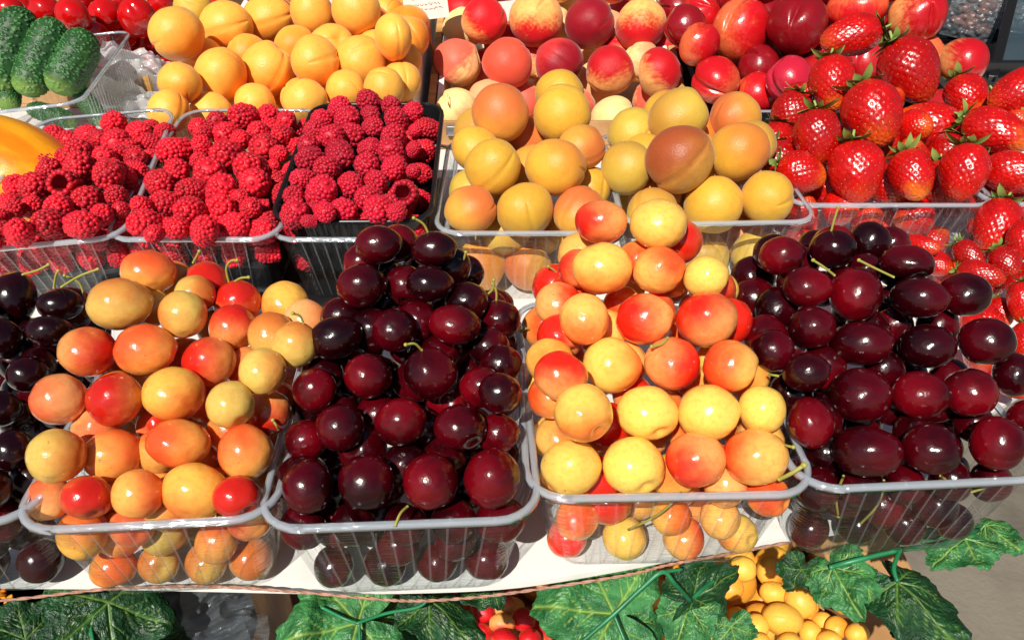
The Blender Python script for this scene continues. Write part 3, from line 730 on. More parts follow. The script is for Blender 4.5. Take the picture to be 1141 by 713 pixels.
L4 = [(871.5,285.5,27,22,'e','R',.3),(927.6,277.7,27,22,'f','R',.4),(969.7,266.5,24,19,'f','F',.4),(836.5,311,23,22,'f','B',.4),(899.6,320,29,23,'e','L',.3),(953,328,31,30,'e','R',.2),(860,346,21,20,'f','L',.4),(905,364.6,27,24,'d','L',.3),(1011,293,32,20,'d','B',.4,-6),(1025,332,35,23,'d','L',.4,-10),(1074,328,32,24,'d','R',.4,-8),
 (960,383,38,25,'d','L',.3),(1032,385.7,35,24,'f','L',.4),(1099.5,381,34,27.5,'d','R',.3,-10),(859,390,24,23,'d','L',.4),(899,415,28,22,'d','F',.3),(903.8,470.5,26,29,'e','T',.1),(957,440,37,30,'d','L',.3),(1026,440,35,27,'e','R',.2),(1081,438,33,28,'e','T',.2),(1132,421,22,18,'d','F',.3),(966,502.7,41,29,'d','L',.3,-5),(1038,500,35,29,'d','R',.3,-12),(1112,494,34,31,'e','R',.3),(1152,466,18,16,'e','F',.1),
 (920,514,20,14,'f','F',.3),(831,342,14,13,'e','F',.3),(842,373,14,12,'e','F',.3),(870,444,14,13,'f','F',.3),(992,297,15,17,'f','F',.4),(977,360,14,12,'d','F',.4)]
hp4 = Plane(P4['y0']+.022, .080, .45)
CH4 = pile('dark_cherry', 'dark_cherry', 'cherry', 'of right dark punnet', 'dark cherries in the right punnet', L4, hp4, 'cherry', P4['y0']+.002, 4)
L0 = [(15,333,28,31,'f','F',.4),(67,340,27,19,'f','F',.4),(55,369,28,18,'f','F',.4),(91,355,11,9,'e','F',.4),(31,417,25,20,'f','F',.4),(3,376,24,22,'f','F',.4),(2,455,24,20,'f','F',.5),(44,404,20,15,'f','F',.4),(14,502,26,24,'f','F',.5),(-12,545,27,24,'f','F',.5),(26,465,14,18,'f','F',.5),(-30,420,28,26,'f','F',.5),(-38,495,28,26,'f','F',.4),(-25,355,25,22,'f','F',.4)]  # near-black reds also carry the deep shade over this punnet
hp0 = Plane(P0['y0']+.022, .075, .34)
CH0 = pile('dark_cherry', 'dark_cherry', 'cherry', 'of dark punnet at left edge', 'dark cherries at the left edge', L0, hp0, 'cherry', P0['y0']+.002, 5)
CRAD = .0115
fill('cherry', 'blushed_cherry', 'cherry', 'in leftmost yellow punnet', 'blushed cherries in the left punnet', P1, hp1, CRAD, 'rooypg', 1, drop=.8, noun='cherry')
fill('dark_cherry', 'dark_cherry', 'cherry', 'in middle dark punnet', 'dark cherries in the middle punnet', P2, hp2, CRAD, 'ddde', 2, drop=.9, noun='cherry')
fill('cherry', 'blushed_cherry', 'cherry', 'in bright yellow punnet', 'bright yellow cherries in the central punnet', P3, hp3, CRAD, 'QQOYO', 3, drop=.8, noun='cherry')
fill('dark_cherry', 'dark_cherry', 'cherry', 'in right dark punnet', 'dark cherries in the right punnet', P4, hp4, CRAD, 'ddde', 4, drop=.9, noun='cherry')
fill('dark_cherry', 'dark_cherry', 'cherry', 'in punnet at left edge', 'dark cherries at the left edge', P0, hp0, CRAD, 'ffd', 5, drop=.9, noun='cherry')

# stems: (heap list, index of the cherry it grows from, picture path)
def stem_on(o, path, r=.00065, knob=True):
    d0 = proj(o.matrix_basis.translation)[2]-.6*max(o.scale)
    pts = smooth_path([at_d(x, y, d0+dz) for x, y, dz in path], 6)
    Mi = o.matrix_basis.inverted(); bm = bmesh.new()
    tube(bm, pts, r, 7)
    if knob: bmesh.ops.create_icosphere(bm, subdivisions=2, radius=r*1.6, matrix=Matrix.Translation(pts[-1]))
    bm.transform(Mi); link('stem', mesh_of(bm), M['stem'], o)
stem_on(CH4[1], [(925,262,.004), (929,247,0), (934,231,-.004)])
stem_on(CH4[4], [(930,307,-.002), (917,297,-.006), (906,290,-.008)])
stem_on(CH4[5], [(996,309,-.003), (975,299,-.006), (957,290,-.008)])
stem_on(CH4[3], [(852,327,0), (857,322,-.002), (861,317,-.004)], knob=False)
stem_on(CH4[14], [(856,417,0), (862,418,-.004), (868,419,-.006)], knob=False)
stem_on(CH2[1], [(478,262,.004), (472,250,0), (461,243,-.004)])
stem_on(CH2[13], [(541,330,.003), (549,322,0), (550,312,-.003)])
stem_on(CH2[13], [(553,337,.004), (553,325,.001), (549,316,-.001)])
stem_on(CH3[5], [(626,308,0), (617,301,-.004), (611,297,-.006)])
stem_on(CH3[8], [(592,368,0), (586,366,-.004), (581,369,-.004)])
stem_on(CH3[33], [(868,534,.0), (882,527,-.006), (896,518,-.008)], r=.001)
stem_on(CH3[33], [(872,495,.004), (879,497,-.002), (884,498,-.004)])
stem_on(CH1[7], [(215,293,.004), (220,284,0), (222,280,-.002)])
stem_on(CH1[9], [(256,318,.006), (252,300,0), (257,291,-.004), (264,290,-.006)])
stem_on(CH1[9], [(261,314,.004), (268,310,0), (277,309,-.003)])
stem_on(CH1[18], [(310,478,0), (308,474,-.004), (304,468,-.005)])
stem_on(CH0[1], [(25,306,.006), (42,301,0), (54,295,-.002)])
stem_on(CH0[1], [(60,321,.004), (62,308,0), (65,302,-.002)])
stem_on(CH0[1], [(68,320,.004), (88,308,-.002), (109,300,-.006)])
stem_on(CH0[3], [(95,333,.004), (88,315,0), (72,307,-.004)])
stem_on(CH4[21], [(985,535,.006), (978,562,.022), (950,592,.045)]); stem_on(CH4[22], [(1048,530,.006), (1075,548,.016), (1104,541,.018)])
stem_on(CH4[21], [(940,530,.006), (932,552,.02), (934,575,.034)]); stem_on(CH3[32], [(760,548,.008), (735,572,.02), (700,590,.034)], knob=False)
stem_on(CH1[25], [(240,575,.008), (262,590,.018), (285,582,.02)]); stem_on(CH2[12], [(508,300,.003), (516,290,0), (519,281,-.003)])
stem_on(CH2[10], [(470,390,.002), (462,383,-.003), (452,384,-.006)]); stem_on(CH3[21], [(744,376,.004), (738,383,.0), (726,386,-.003)]); stem_on(CH1[13], [(338,360,.003), (334,352,0), (326,349,-.003)])
stem_on(CH2[24], [(454,564,.002), (446,572,-.004), (440,586,-.008)], knob=False)

# ------------------------------------------------------------------ raspberries
def rasps(org, sc, pts, P, where, group, seed, lift=.004, slope=None, tol=.86, opens=(), base=50, dark=1.0):
    rng = random.Random(seed); Mx = P['M']; nrm = (Mx.to_3x3() @ Vector((0, 0, 1))).normalized()
    top = Mx @ Vector((0, 0, P['h']+lift))
    k = -nrm.y/nrm.z; pl = Plane(top.y, top.z, k)
    items = []
    for p in pts:
        r = p[2] if len(p) > 2 else base
        items.append((org[0]+p[0]/sc, org[1]+p[1]/sc, r/sc, r/sc))
    ds = settle(items, pl, None, tol=.97, lim=.10)
    for ri, rw in enumerate(rows_of(items)):
        for ci, i in enumerate(rw):
            it = items[i]; q = at_d(it[0], it[1], ds[i]); r = it[2]*ds[i]/F*.96
            n = -ray(it[0], it[1]).normalized()
            if i in opens: tip = -n*1+Vector((rng.gauss(0, .3), .1, -.25)); o = berry('raspberry', 'raspberry', q, r, rng, tip=tip, open_=True)
            else:
                tip = n*1.0+Vector((rng.gauss(0, .55), rng.gauss(-.1, .45), .3+rng.gauss(0, .35))); o = berry('raspberry', 'raspberry', q, r*.97, rng, tip=tip)
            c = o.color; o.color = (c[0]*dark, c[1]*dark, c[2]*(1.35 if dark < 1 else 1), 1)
            BALLS.append((q, r))
            pos = 'only one' if len(rw) == 1 else ordw(ci+1)+' from left'
            tag(o, f"{'hollow end of ' if i in opens else 'plump '}raspberry, {pos} in {'front row' if ri == 0 else ordw(ri+1)+' row up'} {where}", 'raspberry', group)
    fp = Plane(pl.y0, pl.z0-.004, k)
    fill('raspberry', 'raspberry', 'raspberry', where, group, P, fp, .0098, ['e'], seed, drop=.45, layers=8)
rasps((0, 110), 3.565, [(455,100,55),(555,140,55),(352,145,45),(400,160,42),(462,178,62),(312,215,62),(415,235,52),(540,240,50),(315,275,66),(195,285,52),(430,305,66),(140,350,66),(270,345,62),(345,405,66),(460,385,48),(130,430,50),(232,435,62),(55,438,46),(195,497,70),(75,528,58),(330,500,64),(8,525,44),(5,472,40),(602,118,40),(650,132,40),(600,178,45),(405,460,50),(600,240,45),(545,285,42),(500,300,40),(520,215,50),(478,222,46),(-40,500,50),(-60,560,50),(480,440,36)],
      R1, 'of raspberry punnet beside melon', 'raspberries beside the melon', 11, opens=(12,))
rasps((120, 100), 3.241, [(485,100,56),(580,95,46),(395,115,42),(645,112,40),(340,162,36),(425,165,52),(340,202,40),(545,155,46),(628,165,44),(236,225,58),(565,212,60),(430,240,66),(515,285,66),(597,275,28),(250,292,50),(368,308,66),(530,337,60),(190,340,56),(300,365,52),(412,362,62),(205,413,56),(295,440,60),(120,418,40),(410,435,64),(520,425,42),(130,485,62),(250,500,50),(350,505,56),(455,497,58),(165,522,38),(330,258,36),(480,180,40),(480,390,36),(620,230,34)],
      R2, 'of middle raspberry punnet', 'raspberries in the middle punnet', 12)
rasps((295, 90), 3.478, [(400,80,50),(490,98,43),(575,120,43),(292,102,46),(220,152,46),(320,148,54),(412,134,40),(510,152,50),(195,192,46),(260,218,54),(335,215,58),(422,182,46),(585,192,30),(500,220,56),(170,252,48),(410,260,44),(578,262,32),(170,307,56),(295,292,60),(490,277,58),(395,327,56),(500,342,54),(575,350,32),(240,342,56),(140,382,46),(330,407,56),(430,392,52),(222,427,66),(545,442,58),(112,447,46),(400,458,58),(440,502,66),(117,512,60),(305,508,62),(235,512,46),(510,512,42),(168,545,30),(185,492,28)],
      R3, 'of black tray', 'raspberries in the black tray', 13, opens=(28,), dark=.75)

# ------------------------------------------------------------------ apricots in the middle row
LA1 = [(557,127,33,31,'A','T',.55),(626.6,128.6,32,31,'a','K',.2),(623.5,104,27,27,'a','K',.1),(523,166,18,21,'a','K',.2),(548.5,187,31,30,'a','K',.15),(619,187,34.5,31.5,'a','TR',.25),(586.5,156,22,26,'A','F',.3),(656,164,19,24,'A','R',.3),(663.6,206,15,17,'a','K',.1),(523,233.5,30,25,'A','TR',.4),(585,235,32.5,30,'a','K',.15),(646.6,236.6,29,28,'A','T',.4),(516,206,12,15,'h','K',.1)]
hpa = Plane(A1['y0']+.028, .083, .42)
AP1 = pile('apricot', 'apricot', 'apricot', 'of golden apricot punnet', 'apricots in the left punnet', LA1, hpa, None, A1['y0']+.004, 21, spin=True)
LA2 = [(757,131,33.5,32,'h','L',.4),(819.5,130,28,26,'A','L',.5),(756.4,178,37,37,'n','TL',.55),(823,169.4,32.6,34,'a','TR',.45),(703.8,144,25,25,'h','K',.1),(698.6,187,27,31,'h','T',.15),(854.6,220,30,30,'a','K',.1),(795,229,33,31,'a','K',.1),(730,224,31,24,'A','T',.2),(789,200,20,18,'h','F',.2)]
hpb = Plane(A2['y0']+.028, .083, .42)
AP2 = pile('apricot', 'apricot', 'apricot', 'of right apricot punnet', 'apricots in the right punnet', LA2, hpb, None, A2['y0']+.004, 22, spin=True)
fill('apricot', 'apricot', 'apricot', 'of golden apricot punnet', 'apricots in the left punnet', A1, hpa, .0205, 'aahA', 21)
fill('apricot', 'apricot', 'apricot', 'of right apricot punnet', 'apricots in the right punnet', A2, hpb, .0205, 'aahh', 22)

# ------------------------------------------------------------------ strawberries
def straws(items, plane, where, group, seed, ymin=None):
    """(px, py, half length, half width, tip direction in the picture (0 right, 90 down), pale tip, tone with some shade painted in)"""
    g, back = grow([(i[0], i[1], i[2]*1.02, i[3]*1.02)+tuple(i[4:]) for i in items]); items = g; HULL[group] = hull([(i[0], i[1]) for i in items])
    rng = random.Random(seed); sp = [(i[0], i[1], i[2], i[3]) for i in items]; ds = settle(sp, plane, ymin, tol=.86, lim=.14, back=back)
    for ri, rw in enumerate(rows_of(sp)):
        for ci, i in enumerate(rw):
            px, py, hl, hw, an, pale, sh = items[i]; B = basis(px, py); d = ds[i]; q = at_d(px, py, d)
            a = R_(an); tip = B @ Vector((math.cos(a), -math.sin(a), .3+rng.uniform(-.15, .25)))
            w = hw*d/F; o = berry('strawberry', 'strawberry', q, w*1.04, rng, tip=tip, ln=min(1.5, max(.95, hl/hw*1.02)))
            f = .9*sh; o.color = (*[c*f for c in lin('#c40d09')], 1); o['pale_tip'] = pale  # lower tone for dark berries, and for shade painted into the skin
            BALLS.append((q, .95*w)); cx = link('calyx', rng.choice(MESH['calyx']), None, o); cx.rotation_euler.z = rng.uniform(0, 6)
            pos = 'only one' if len(rw) == 1 else ordw(ci+1)+' from left'
            tag(o, f"{'orange tipped ' if pale > .5 else 'dark ' if sh < .8 else 'red '}strawberry, {pos} in {'front row' if ri == 0 else 'row '+str(ri+1)} {where}", 'strawberry', group)
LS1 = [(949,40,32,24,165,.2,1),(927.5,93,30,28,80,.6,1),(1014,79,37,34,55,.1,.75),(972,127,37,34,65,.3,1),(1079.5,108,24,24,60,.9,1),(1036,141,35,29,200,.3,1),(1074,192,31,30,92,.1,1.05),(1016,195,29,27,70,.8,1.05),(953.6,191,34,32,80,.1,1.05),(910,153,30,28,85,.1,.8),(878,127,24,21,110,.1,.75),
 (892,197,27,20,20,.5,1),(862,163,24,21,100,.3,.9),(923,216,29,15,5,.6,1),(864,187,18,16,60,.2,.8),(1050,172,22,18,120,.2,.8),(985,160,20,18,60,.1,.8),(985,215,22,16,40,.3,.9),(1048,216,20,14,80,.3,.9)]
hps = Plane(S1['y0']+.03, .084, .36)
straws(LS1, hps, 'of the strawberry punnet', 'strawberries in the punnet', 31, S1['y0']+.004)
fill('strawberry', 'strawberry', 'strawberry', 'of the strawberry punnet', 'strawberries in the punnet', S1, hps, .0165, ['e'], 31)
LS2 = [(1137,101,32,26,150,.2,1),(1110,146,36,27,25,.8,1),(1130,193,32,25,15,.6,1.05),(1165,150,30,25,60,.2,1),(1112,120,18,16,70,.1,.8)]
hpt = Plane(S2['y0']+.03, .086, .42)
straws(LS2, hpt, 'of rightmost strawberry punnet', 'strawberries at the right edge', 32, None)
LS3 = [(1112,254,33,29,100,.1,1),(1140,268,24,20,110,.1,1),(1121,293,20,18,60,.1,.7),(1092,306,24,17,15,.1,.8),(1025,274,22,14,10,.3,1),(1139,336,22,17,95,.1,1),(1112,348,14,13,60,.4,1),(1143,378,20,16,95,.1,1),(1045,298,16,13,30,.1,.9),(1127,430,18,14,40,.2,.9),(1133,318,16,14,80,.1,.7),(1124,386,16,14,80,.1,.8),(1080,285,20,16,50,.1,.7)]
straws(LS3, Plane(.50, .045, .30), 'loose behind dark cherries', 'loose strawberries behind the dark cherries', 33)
LOOSE = dict(M=Matrix.Translation((.37, .465, .004)), w=.25, L=.19, h=.05, inset=0.)
fill('strawberry', 'strawberry', 'strawberry', 'loose behind dark cherries', 'loose strawberries beside the dark cherries', LOOSE, Plane(.50, .050, .30), .0175, ['e'], 133)
fill('strawberry', 'strawberry', 'strawberry', 'of rightmost strawberry punnet', 'strawberries at the right edge', S2, hpt, .0165, ['e'], 34)

# ------------------------------------------------------------------ back row: apricots, peaches, nectarines, tomatoes
LB = [(198,38,31,31,'b','BR',.25),(251,30,29,29,'b','B',.2),(299,21,29,26,'b','B',.15),(348,15,24,26,'b','K',.2),(397,12,27,27,'b','K',.15),(200.5,93,25,24,'b','B',.3),(246,86,29.5,32,'b','R',.2),(298,78,28,34,'b','B',.25),(351.5,69,27,30,'b','B',.2),(403,68,27,30,'b','K',.15),(438,42,20,28,'b','B',.25),(463,43,17,21,'b','R',.3),(452,70,17,21,'b','B',.3),(448,95,22,18,'b','K',.2),(428,104,22,18,'b','K',.2),(339,113,24,24,'b','K',.15),(385,107,24,18,'b','K',.15),(188,125,24,24,'b','R',.2),(235,130,20,19,'b','K',.2),(285,121,20,18,'b','K',.2),(216,2,20,14,'h','K',.2),(434,10,14,15,'b','R',.3),(463,22,15,10,'b','F',.4),(330,-18,26,24,'b','K',.2),(280,-22,26,24,'b','K',.2),(378,-22,26,24,'b','K',.2),(376,40,20,20,'b','F',.2),(325,48,18,18,'b','F',.2),(272,58,18,18,'b','F',.2),(225,60,18,18,'b','F',.2)]
pile('apricot', 'apricot', 'apricot', 'of back crate', 'apricots in the back crate', LB, Plane(.80, .074, .44), None, None, 41, spin=True)
LP = [(539.4,23,26,27,'K','TR',.7),(597,22,30.5,31,'K','B',.35),(657,26,29,29,'m','F',.8),(713.6,28,28,31,'K','B',.5),(509,71,27,28,'k','TL',.55),(565.7,71,28,29,'i','F',.62),(623.5,71,29,28,'m','BR',.6),(680,79,27.5,29,'V','T',.55),(733.6,81,26,27.5,'V','TR',.5),(509,124,25.5,26,'u','BR',.3),(683,131,25,24,'u','K',.15),(747,46,18,21,'K','F',.6),(507,12,15,19,'K','F',.5),(503,30,10,15,'u','K',.1),(730,118,20,17,'k','F',.4),(583,116,20,22,'k','F',.3),(560,-20,27,26,'K','F',.4),(622,-24,27,26,'u','R',.3),(682,-22,27,26,'K','F',.4),(632,6,14,12,'u','K',.2),(567,40,16,16,'K','F',.4),(638,122,22,22,'k','F',.4)]
pile('peach', 'peach', 'peach', 'of peach crate', 'peaches in the wooden crate', LP, Plane(.935, .034, .56), None, None, 42, spin=True)
LN = [(776,12,20,18,'N','F',.5),(780,50,21,27,'N','R',.5),(826,34,32,38,'N','R',.45),(889,27,35,35,'M','F',.6),(797,90,28,26,'N','TL',.6),(839,106,21,24,'N','R',.8),(879,88,26,28,'U','F',.5),(955,10,36,26,'N','B',.5),(1022,19,36,30,'V','R',.62),(1073,69,29,28,'V','R',.7),(754,24,15,15,'M','F',.6),(842,76,22,20,'M','F',.7),(748,2,14,14,'M','F',.5),(917,62,22,22,'M','F',.7),(990,45,20,20,'M','F',.7),(850,-22,30,26,'N','F',.5),(925,-20,30,26,'M','F',.5),(990,-20,28,25,'N','F',.5)]
pile('nectarine', 'nectarine', 'nectarine', 'of nectarine heap', 'nectarines heaped behind the strawberries', LN, Plane(.87, .07, .5), None, None, 43, spin=True)
LT = [(154,20,22,23,'t','F',.3),(118,17,19,21,'t','F',.3),(81,17,19,20,'t','F',.3),(50,12,20,17,'t','F',.3),(11,12,19,16,'t','F',.3),(106,38,17,14,'t','F',.3),(180,4,17,12,'t','F',.3),(134,-4,16,12,'t','F',.3),(66,32,15,14,'t','F',.3),(30,28,17,14,'t','F',.3),(136,44,14,12,'t','F',.3),(95,-6,16,12,'t','F',.3)]
pile('tomato', 'plum_tomato', 'tomato', 'behind the cucumbers', 'tomatoes behind the cucumbers', LT, Plane(1.06, .10, .5), 'tomato', None, 44, spin=True)

# crates that hold them
def crate(name, label, x0, x1, y0, y1, h, hb, m, t=.006, base=0., skip=(), cat='crate', post=True):
    e = empty(name, Matrix.Translation(((x0+x1)/2, (y0+y1)/2, base)), label, cat)
    w, l = (x1-x0)/2, (y1-y0)/2
    for nm, lo, hi in (('floor_panel', (-w+.001, -l+.001, .001), (w-.001, l-.001, t)), ('front_wall', (-w, -l, t), (w, -l+t, h)), ('back_wall', (-w, l-t, t), (w, l, hb)),
                       ('side_wall', (-w, -l+t, t), (-w+t, l-t, h)), ('side_wall', (w-t, -l+t, t), (w, l-t, h))):
        bm = bmesh.new()
        if nm == 'side_wall':              # higher towards the back
            x0_, x1_ = lo[0], hi[0]
            v = [bm.verts.new(p) for p in ((x0_, lo[1], t), (x1_, lo[1], t), (x1_, hi[1], t), (x0_, hi[1], t), (x0_, lo[1], h), (x1_, lo[1], h), (x1_, hi[1], hb), (x0_, hi[1], hb))]
            for q in ((3, 2, 1, 0), (4, 5, 6, 7), (0, 1, 5, 4), (1, 2, 6, 5), (2, 3, 7, 6), (3, 0, 4, 7)): bm.faces.new([v[i] for i in q])
        else: box(bm, lo, hi, bev=.0008)
        link(nm, mesh_of(bm, False), M['card'] if nm in ('floor_panel', 'front_wall') and m is M['white_card'] else m, e)  # on white crates, brown front and floor put the shade into the colour
    if post:
        for sx in (-1, 1):
            bm = bmesh.new(); a = Vector((sx*(w+.0065), -l, h*.75)); b = Vector((sx*(w+.0065), l, hb*.98)); beam(bm, a, b, .009, .012); link('top_rail', mesh_of(bm, False), M['wood'], e)
    return e
cA = crate('fruit_crate', 'white cardboard crate holding the orange apricots at the back', -.355, -.108, .775, 1.2, .05, .13, M['white_card'], post=False)
cP = crate('fruit_crate', 'wooden railed crate holding the peaches', -.088, .196, .885, 1.3, .034, .15, M['white_card'])
cN = crate('fruit_crate', 'shallow crate holding the nectarines', .22, .52, .85, 1.25, .03, .10, M['black'], post=False)
cT = crate('fruit_crate', 'crate of red tomatoes at the back left', -.80, -.43, 1.03, 1.38, .05, .1, M['card'], post=False)
def crate_P(x0, x1, y0, y1, h): return dict(M=Matrix.Translation(((x0+x1)/2, (y0+y1)/2, .006)), w=x1-x0-.014, L=y1-y0-.014, h=h, inset=0.)
fill('apricot', 'apricot', 'apricot', 'of back crate', 'apricots in the back crate', crate_P(-.355, -.108, .775, 1.2, .05), Plane(.80, .074, .44), .024, 'bbb', 41)
fill('peach', 'peach', 'peach', 'of peach crate', 'peaches in the wooden crate', crate_P(-.088, .196, .885, 1.3, .04), Plane(.935, .034, .56), .027, 'kuKi', 42)
fill('nectarine', 'nectarine', 'nectarine', 'of nectarine heap', 'nectarines heaped behind the strawberries', crate_P(.22, .52, .85, 1.25, .04), Plane(.87, .07, .5), .03, 'NMM', 43)
fill('tomato', 'plum_tomato', 'tomato', 'behind the cucumbers', 'tomatoes behind the cucumbers', crate_P(-.80, -.43, 1.03, 1.38, .05), Plane(1.06, .10, .5), .022, 't', 44, noun='tomato')
# metal clip on the peach crate's front
bm = bmesh.new(); p = at_y(513, 145, .882); box(bm, (p.x-.016, p.y-.004, p.z-.006), (p.x+.016, p.y+.002, p.z+.006), bev=.0015); box(bm, (p.x-.014, p.y-.006, p.z+.002), (p.x+.014, p.y-.003, p.z+.005))
tag(link('price_clip', mesh_of(bm, False), M['steel']), 'small grey metal clip on the front of peach crate', 'clip')
# red printed mark on the white crate's side, seen between the crates
e = cA; bm = bmesh.new()
for i in range(10):
    a0, a1 = R_(40+i*28), R_(40+(i+1)*28)
    q = [Vector((.157, -.08+.007*k*math.cos(a), .052+.007*k*math.sin(a))) for a, k in ((a0, 1), (a1, 1), (a1, .5), (a0, .5))]
    bm.faces.new([bm.verts.new(x+Vector((.0012, 0, 0))) for x in q])
link('printed_mark', mesh_of(bm, False), M['red_ink'], e)
# price card
pc = at_y(474, 2, 1.0); e = empty('price_card', Matrix.Translation(pc) @ basis(474, 2, R_(6)).to_4x4(), 'cream price card with faded writing above the apricots', 'card')
bm = bmesh.new(); box(bm, (-.026, -.02, -.0006), (.026, .028, .0006)); link('card_sheet', mesh_of(bm, False), M['paper'], e)
bm = bmesh.new(); rng = random.Random(4)
for ln, yb in enumerate((.0045, -.003, -.008)):
    x = -.016
    while x < .016:
        L_ = rng.uniform(.002, .005); pts = smooth_path([(x+L_*k/4, yb+rng.uniform(-.0012, .0012)*(1 if ln else 1.5), .0011) for k in range(5)], 3)
        tube(bm, pts, .00022 if ln else .0003, 5); x += L_+rng.uniform(.0008, .002)
link('writing', mesh_of(bm), M['ink'], e)
bm = bmesh.new(); tube(bm, [(0, -.018, -.003), (0, -.09, -.02)], .0018, 6); link('stake', mesh_of(bm), M['wood'], e)

# ------------------------------------------------------------------ cucumbers, their tray, the melon, the bag
CT = punnet('clear ribbed tray of cucumbers at the back left', (-120, 140), (70, 113), .23, h=.075, zr=.085, inset=.004, yaw=9, w=.185, tilt=3, roll=-4, name='cucumber_tray', group='clear trays at the back')
def cucumber(px, py, hl, hw, an, d, label, k, tilt=.2, flower=False):
    B = basis(px, py); a = R_(an); ax = (B @ Vector((math.cos(a), -math.sin(a), tilt))).normalized()
    r = hw*d/F; o = link('cucumber', MESH['cucumber'][k % 2]); q = ax.to_track_quat('Z', 'Y') @ Matrix.Rotation(k*1.3, 3, 'Z').to_quaternion()
    o.matrix_basis = Matrix.LocRotScale(at_d(px, py, d), q, Vector((r, r, hl*d/F/2.1)))
    BALLS.append((at_d(px, py, d), r)); return tag(o, label, 'cucumber', 'bumpy green cucumbers')
cucumber(10, 58, 52, 24, 114, .93, 'bumpy green cucumber cut off by the left edge of photo', 0)
cucumber(46, 65, 47, 20.5, 119, .925, 'bumpy green cucumber in the middle of the clear tray', 1)
cucumber(82, 70, 40, 20.5, 123, .92, 'bumpy green cucumber at the right end of the clear tray', 2)
cucumber(10, 108, 18, 12, 100, .93, 'small green cucumber tip under the large ones in the tray', 3, tilt=1.2)
cucumber(58, 128, 26, 10, 20, .935, 'pale green cucumber lying low behind the tray wall', 4)
cucumber(100, 118, 26, 10, 60, .94, 'cucumber low in the right corner of the tray', 5)
bm = bmesh.new(); bmesh.ops.create_uvsphere(bm, u_segments=96, v_segments=48, radius=1)
for v in bm.verts:
    d = v.co.normalized(); a = math.atan2(d.z, d.y); s = math.sqrt(max(0, 1-d.x*d.x))
    r = 1+.003*math.cos(a*10)*s+.025*noise.noise(d*1.4); v.co = Vector((d.x*(1.0+.12*abs(d.x)**3), d.y*r, d.z*r))
o = link('melon', mesh_of(bm), M['melon']); o.matrix_basis = Matrix.LocRotScale(at_d(2, 194, .71), Matrix.Rotation(R_(-14), 3, 'Z').to_quaternion() @ Matrix.Rotation(R_(12), 3, 'Y').to_quaternion(), Vector((.076, .052, .05)))
tag(o, 'large smooth yellow orange melon beside the raspberries at left edge', 'melon')
def crumple(name, label, cat, c, R3, sx, sy, amp, m, seed, n=60, fr=7.):
    bm = bmesh.new(); bmesh.ops.create_grid(bm, x_segments=n, y_segments=n, size=1)
    sd = Vector((seed, seed*2.2, 3))
    for v in bm.verts:
        x, y = v.co.x, v.co.y; q = Vector((x, y, 0))
        f2 = Vector((x*.7+y*.5, y*2.6-x*.8, 0)); h = abs(noise.noise(q*1.3+sd))*1.0+abs(noise.noise(f2*1.1+sd*2))*1.1+abs(noise.noise(f2*2.3-sd))*.4+.05*noise.noise(q*fr+sd)
        v.co = Vector((x*sx*(1+.12*noise.noise(q*2+sd)), y*sy*(1+.12*noise.noise(q*2.3-sd)), amp*(.6-1.15*h-.9*(x*x+y*y)*.6)))
    o = link(name, mesh_of(bm, False), m); o.matrix_basis = Matrix.Translation(c) @ R3.to_4x4(); return tag(o, label, cat)
crumple('plastic_bag', 'crumpled white translucent plastic bag beside the cucumber tray', 'bag', at_d(150, 82, .99), basis(150, 82, R_(-20)) @ Matrix.Rotation(R_(-35), 3, 'X'), .045, .05, .03, M['bag'], 3)
# what shows through the tray side: a striped wooden slat box
bm = bmesh.new()
for i in range(7):
    a = at_d(92+i*12, 118-i*3.4, 1.0); box(bm, (a.x-.0045, a.y, 0), (a.x+.0045, a.y+.008, .055), bev=.001)
tag(link('slat_panel', mesh_of(bm, False), M['wood']), 'short wooden slat panel behind the clear cucumber tray', 'panel')

# ------------------------------------------------------------------ upper right: dark packs and a black framed case
e = empty('black_crate', Matrix.Translation((.70, 1.16, 0)), 'black plastic crate of wrapped dried goods behind the nectarines', 'crate')
bm = bmesh.new(); box(bm, (-.16, -.11, .001), (.2, .18, .012)); box(bm, (-.16, -.11, .012), (.2, -.10, .055), bev=.002); box(bm, (-.16, .17, .012), (.2, .18, .055), bev=.002); box(bm, (-.16, -.1, .012), (-.15, .17, .055), bev=.002)
link('crate_shell', mesh_of(bm, False), M['black'], e)
rng = random.Random(8)
for i, (px, py, lb) in enumerate(((1085, 18, 'film wrapped pack of dark dried fruit nearest the big nectarine'), (1122, 6, 'film wrapped pack of dark dried fruit beside the black case'), (1100, -16, 'film wrapped pack of dark dried fruit at the top of crate'))):
    c = at_d(px, py, 1.2+.03*(i == 2)); e = empty('wrapped_pack', Matrix.Translation(c) @ basis(px, py, R_(-12)).to_4x4(), lb, 'pack', 'film wrapped packs')
    bm = bmesh.new()
    for k in range(22):
        g = bmesh.ops.create_icosphere(bm, subdivisions=2, radius=rng.uniform(.007, .011), matrix=Matrix.Translation((rng.uniform(-.024, .024), rng.uniform(-.022, .022), rng.uniform(-.01, .004))) @ Matrix.Diagonal((1.3, .9, .8, 1)))
    link('dried_fruit', mesh_of(bm), M['bread'], e)
    bm = bmesh.new(); bmesh.ops.create_grid(bm, x_segments=40, y_segments=40, size=1)
    for v in bm.verts:
        q = Vector((v.co.x, v.co.y, i*3)); v.co = Vector((v.co.x*.036, v.co.y*.034, .013*(1-.5*(v.co.x**2+v.co.y**2))+.006*abs(noise.noise(q*2.5))+.003*noise.noise(q*6)))
    link('film', mesh_of(bm, False), M['film'], e)
e = empty('display_case', Matrix.Translation(at_d(1150, 50, 1.05)), 'black framed glass case at the top right corner', 'display case')
base = at_d(1150, 50, 1.05)
pa = [at_d(1106, 88, 1.04)-base, at_d(1136, -30, 1.16)-base, at_d(1300, -30, 1.16)-base, at_d(1270, 96, 1.04)-base]
bm = bmesh.new()
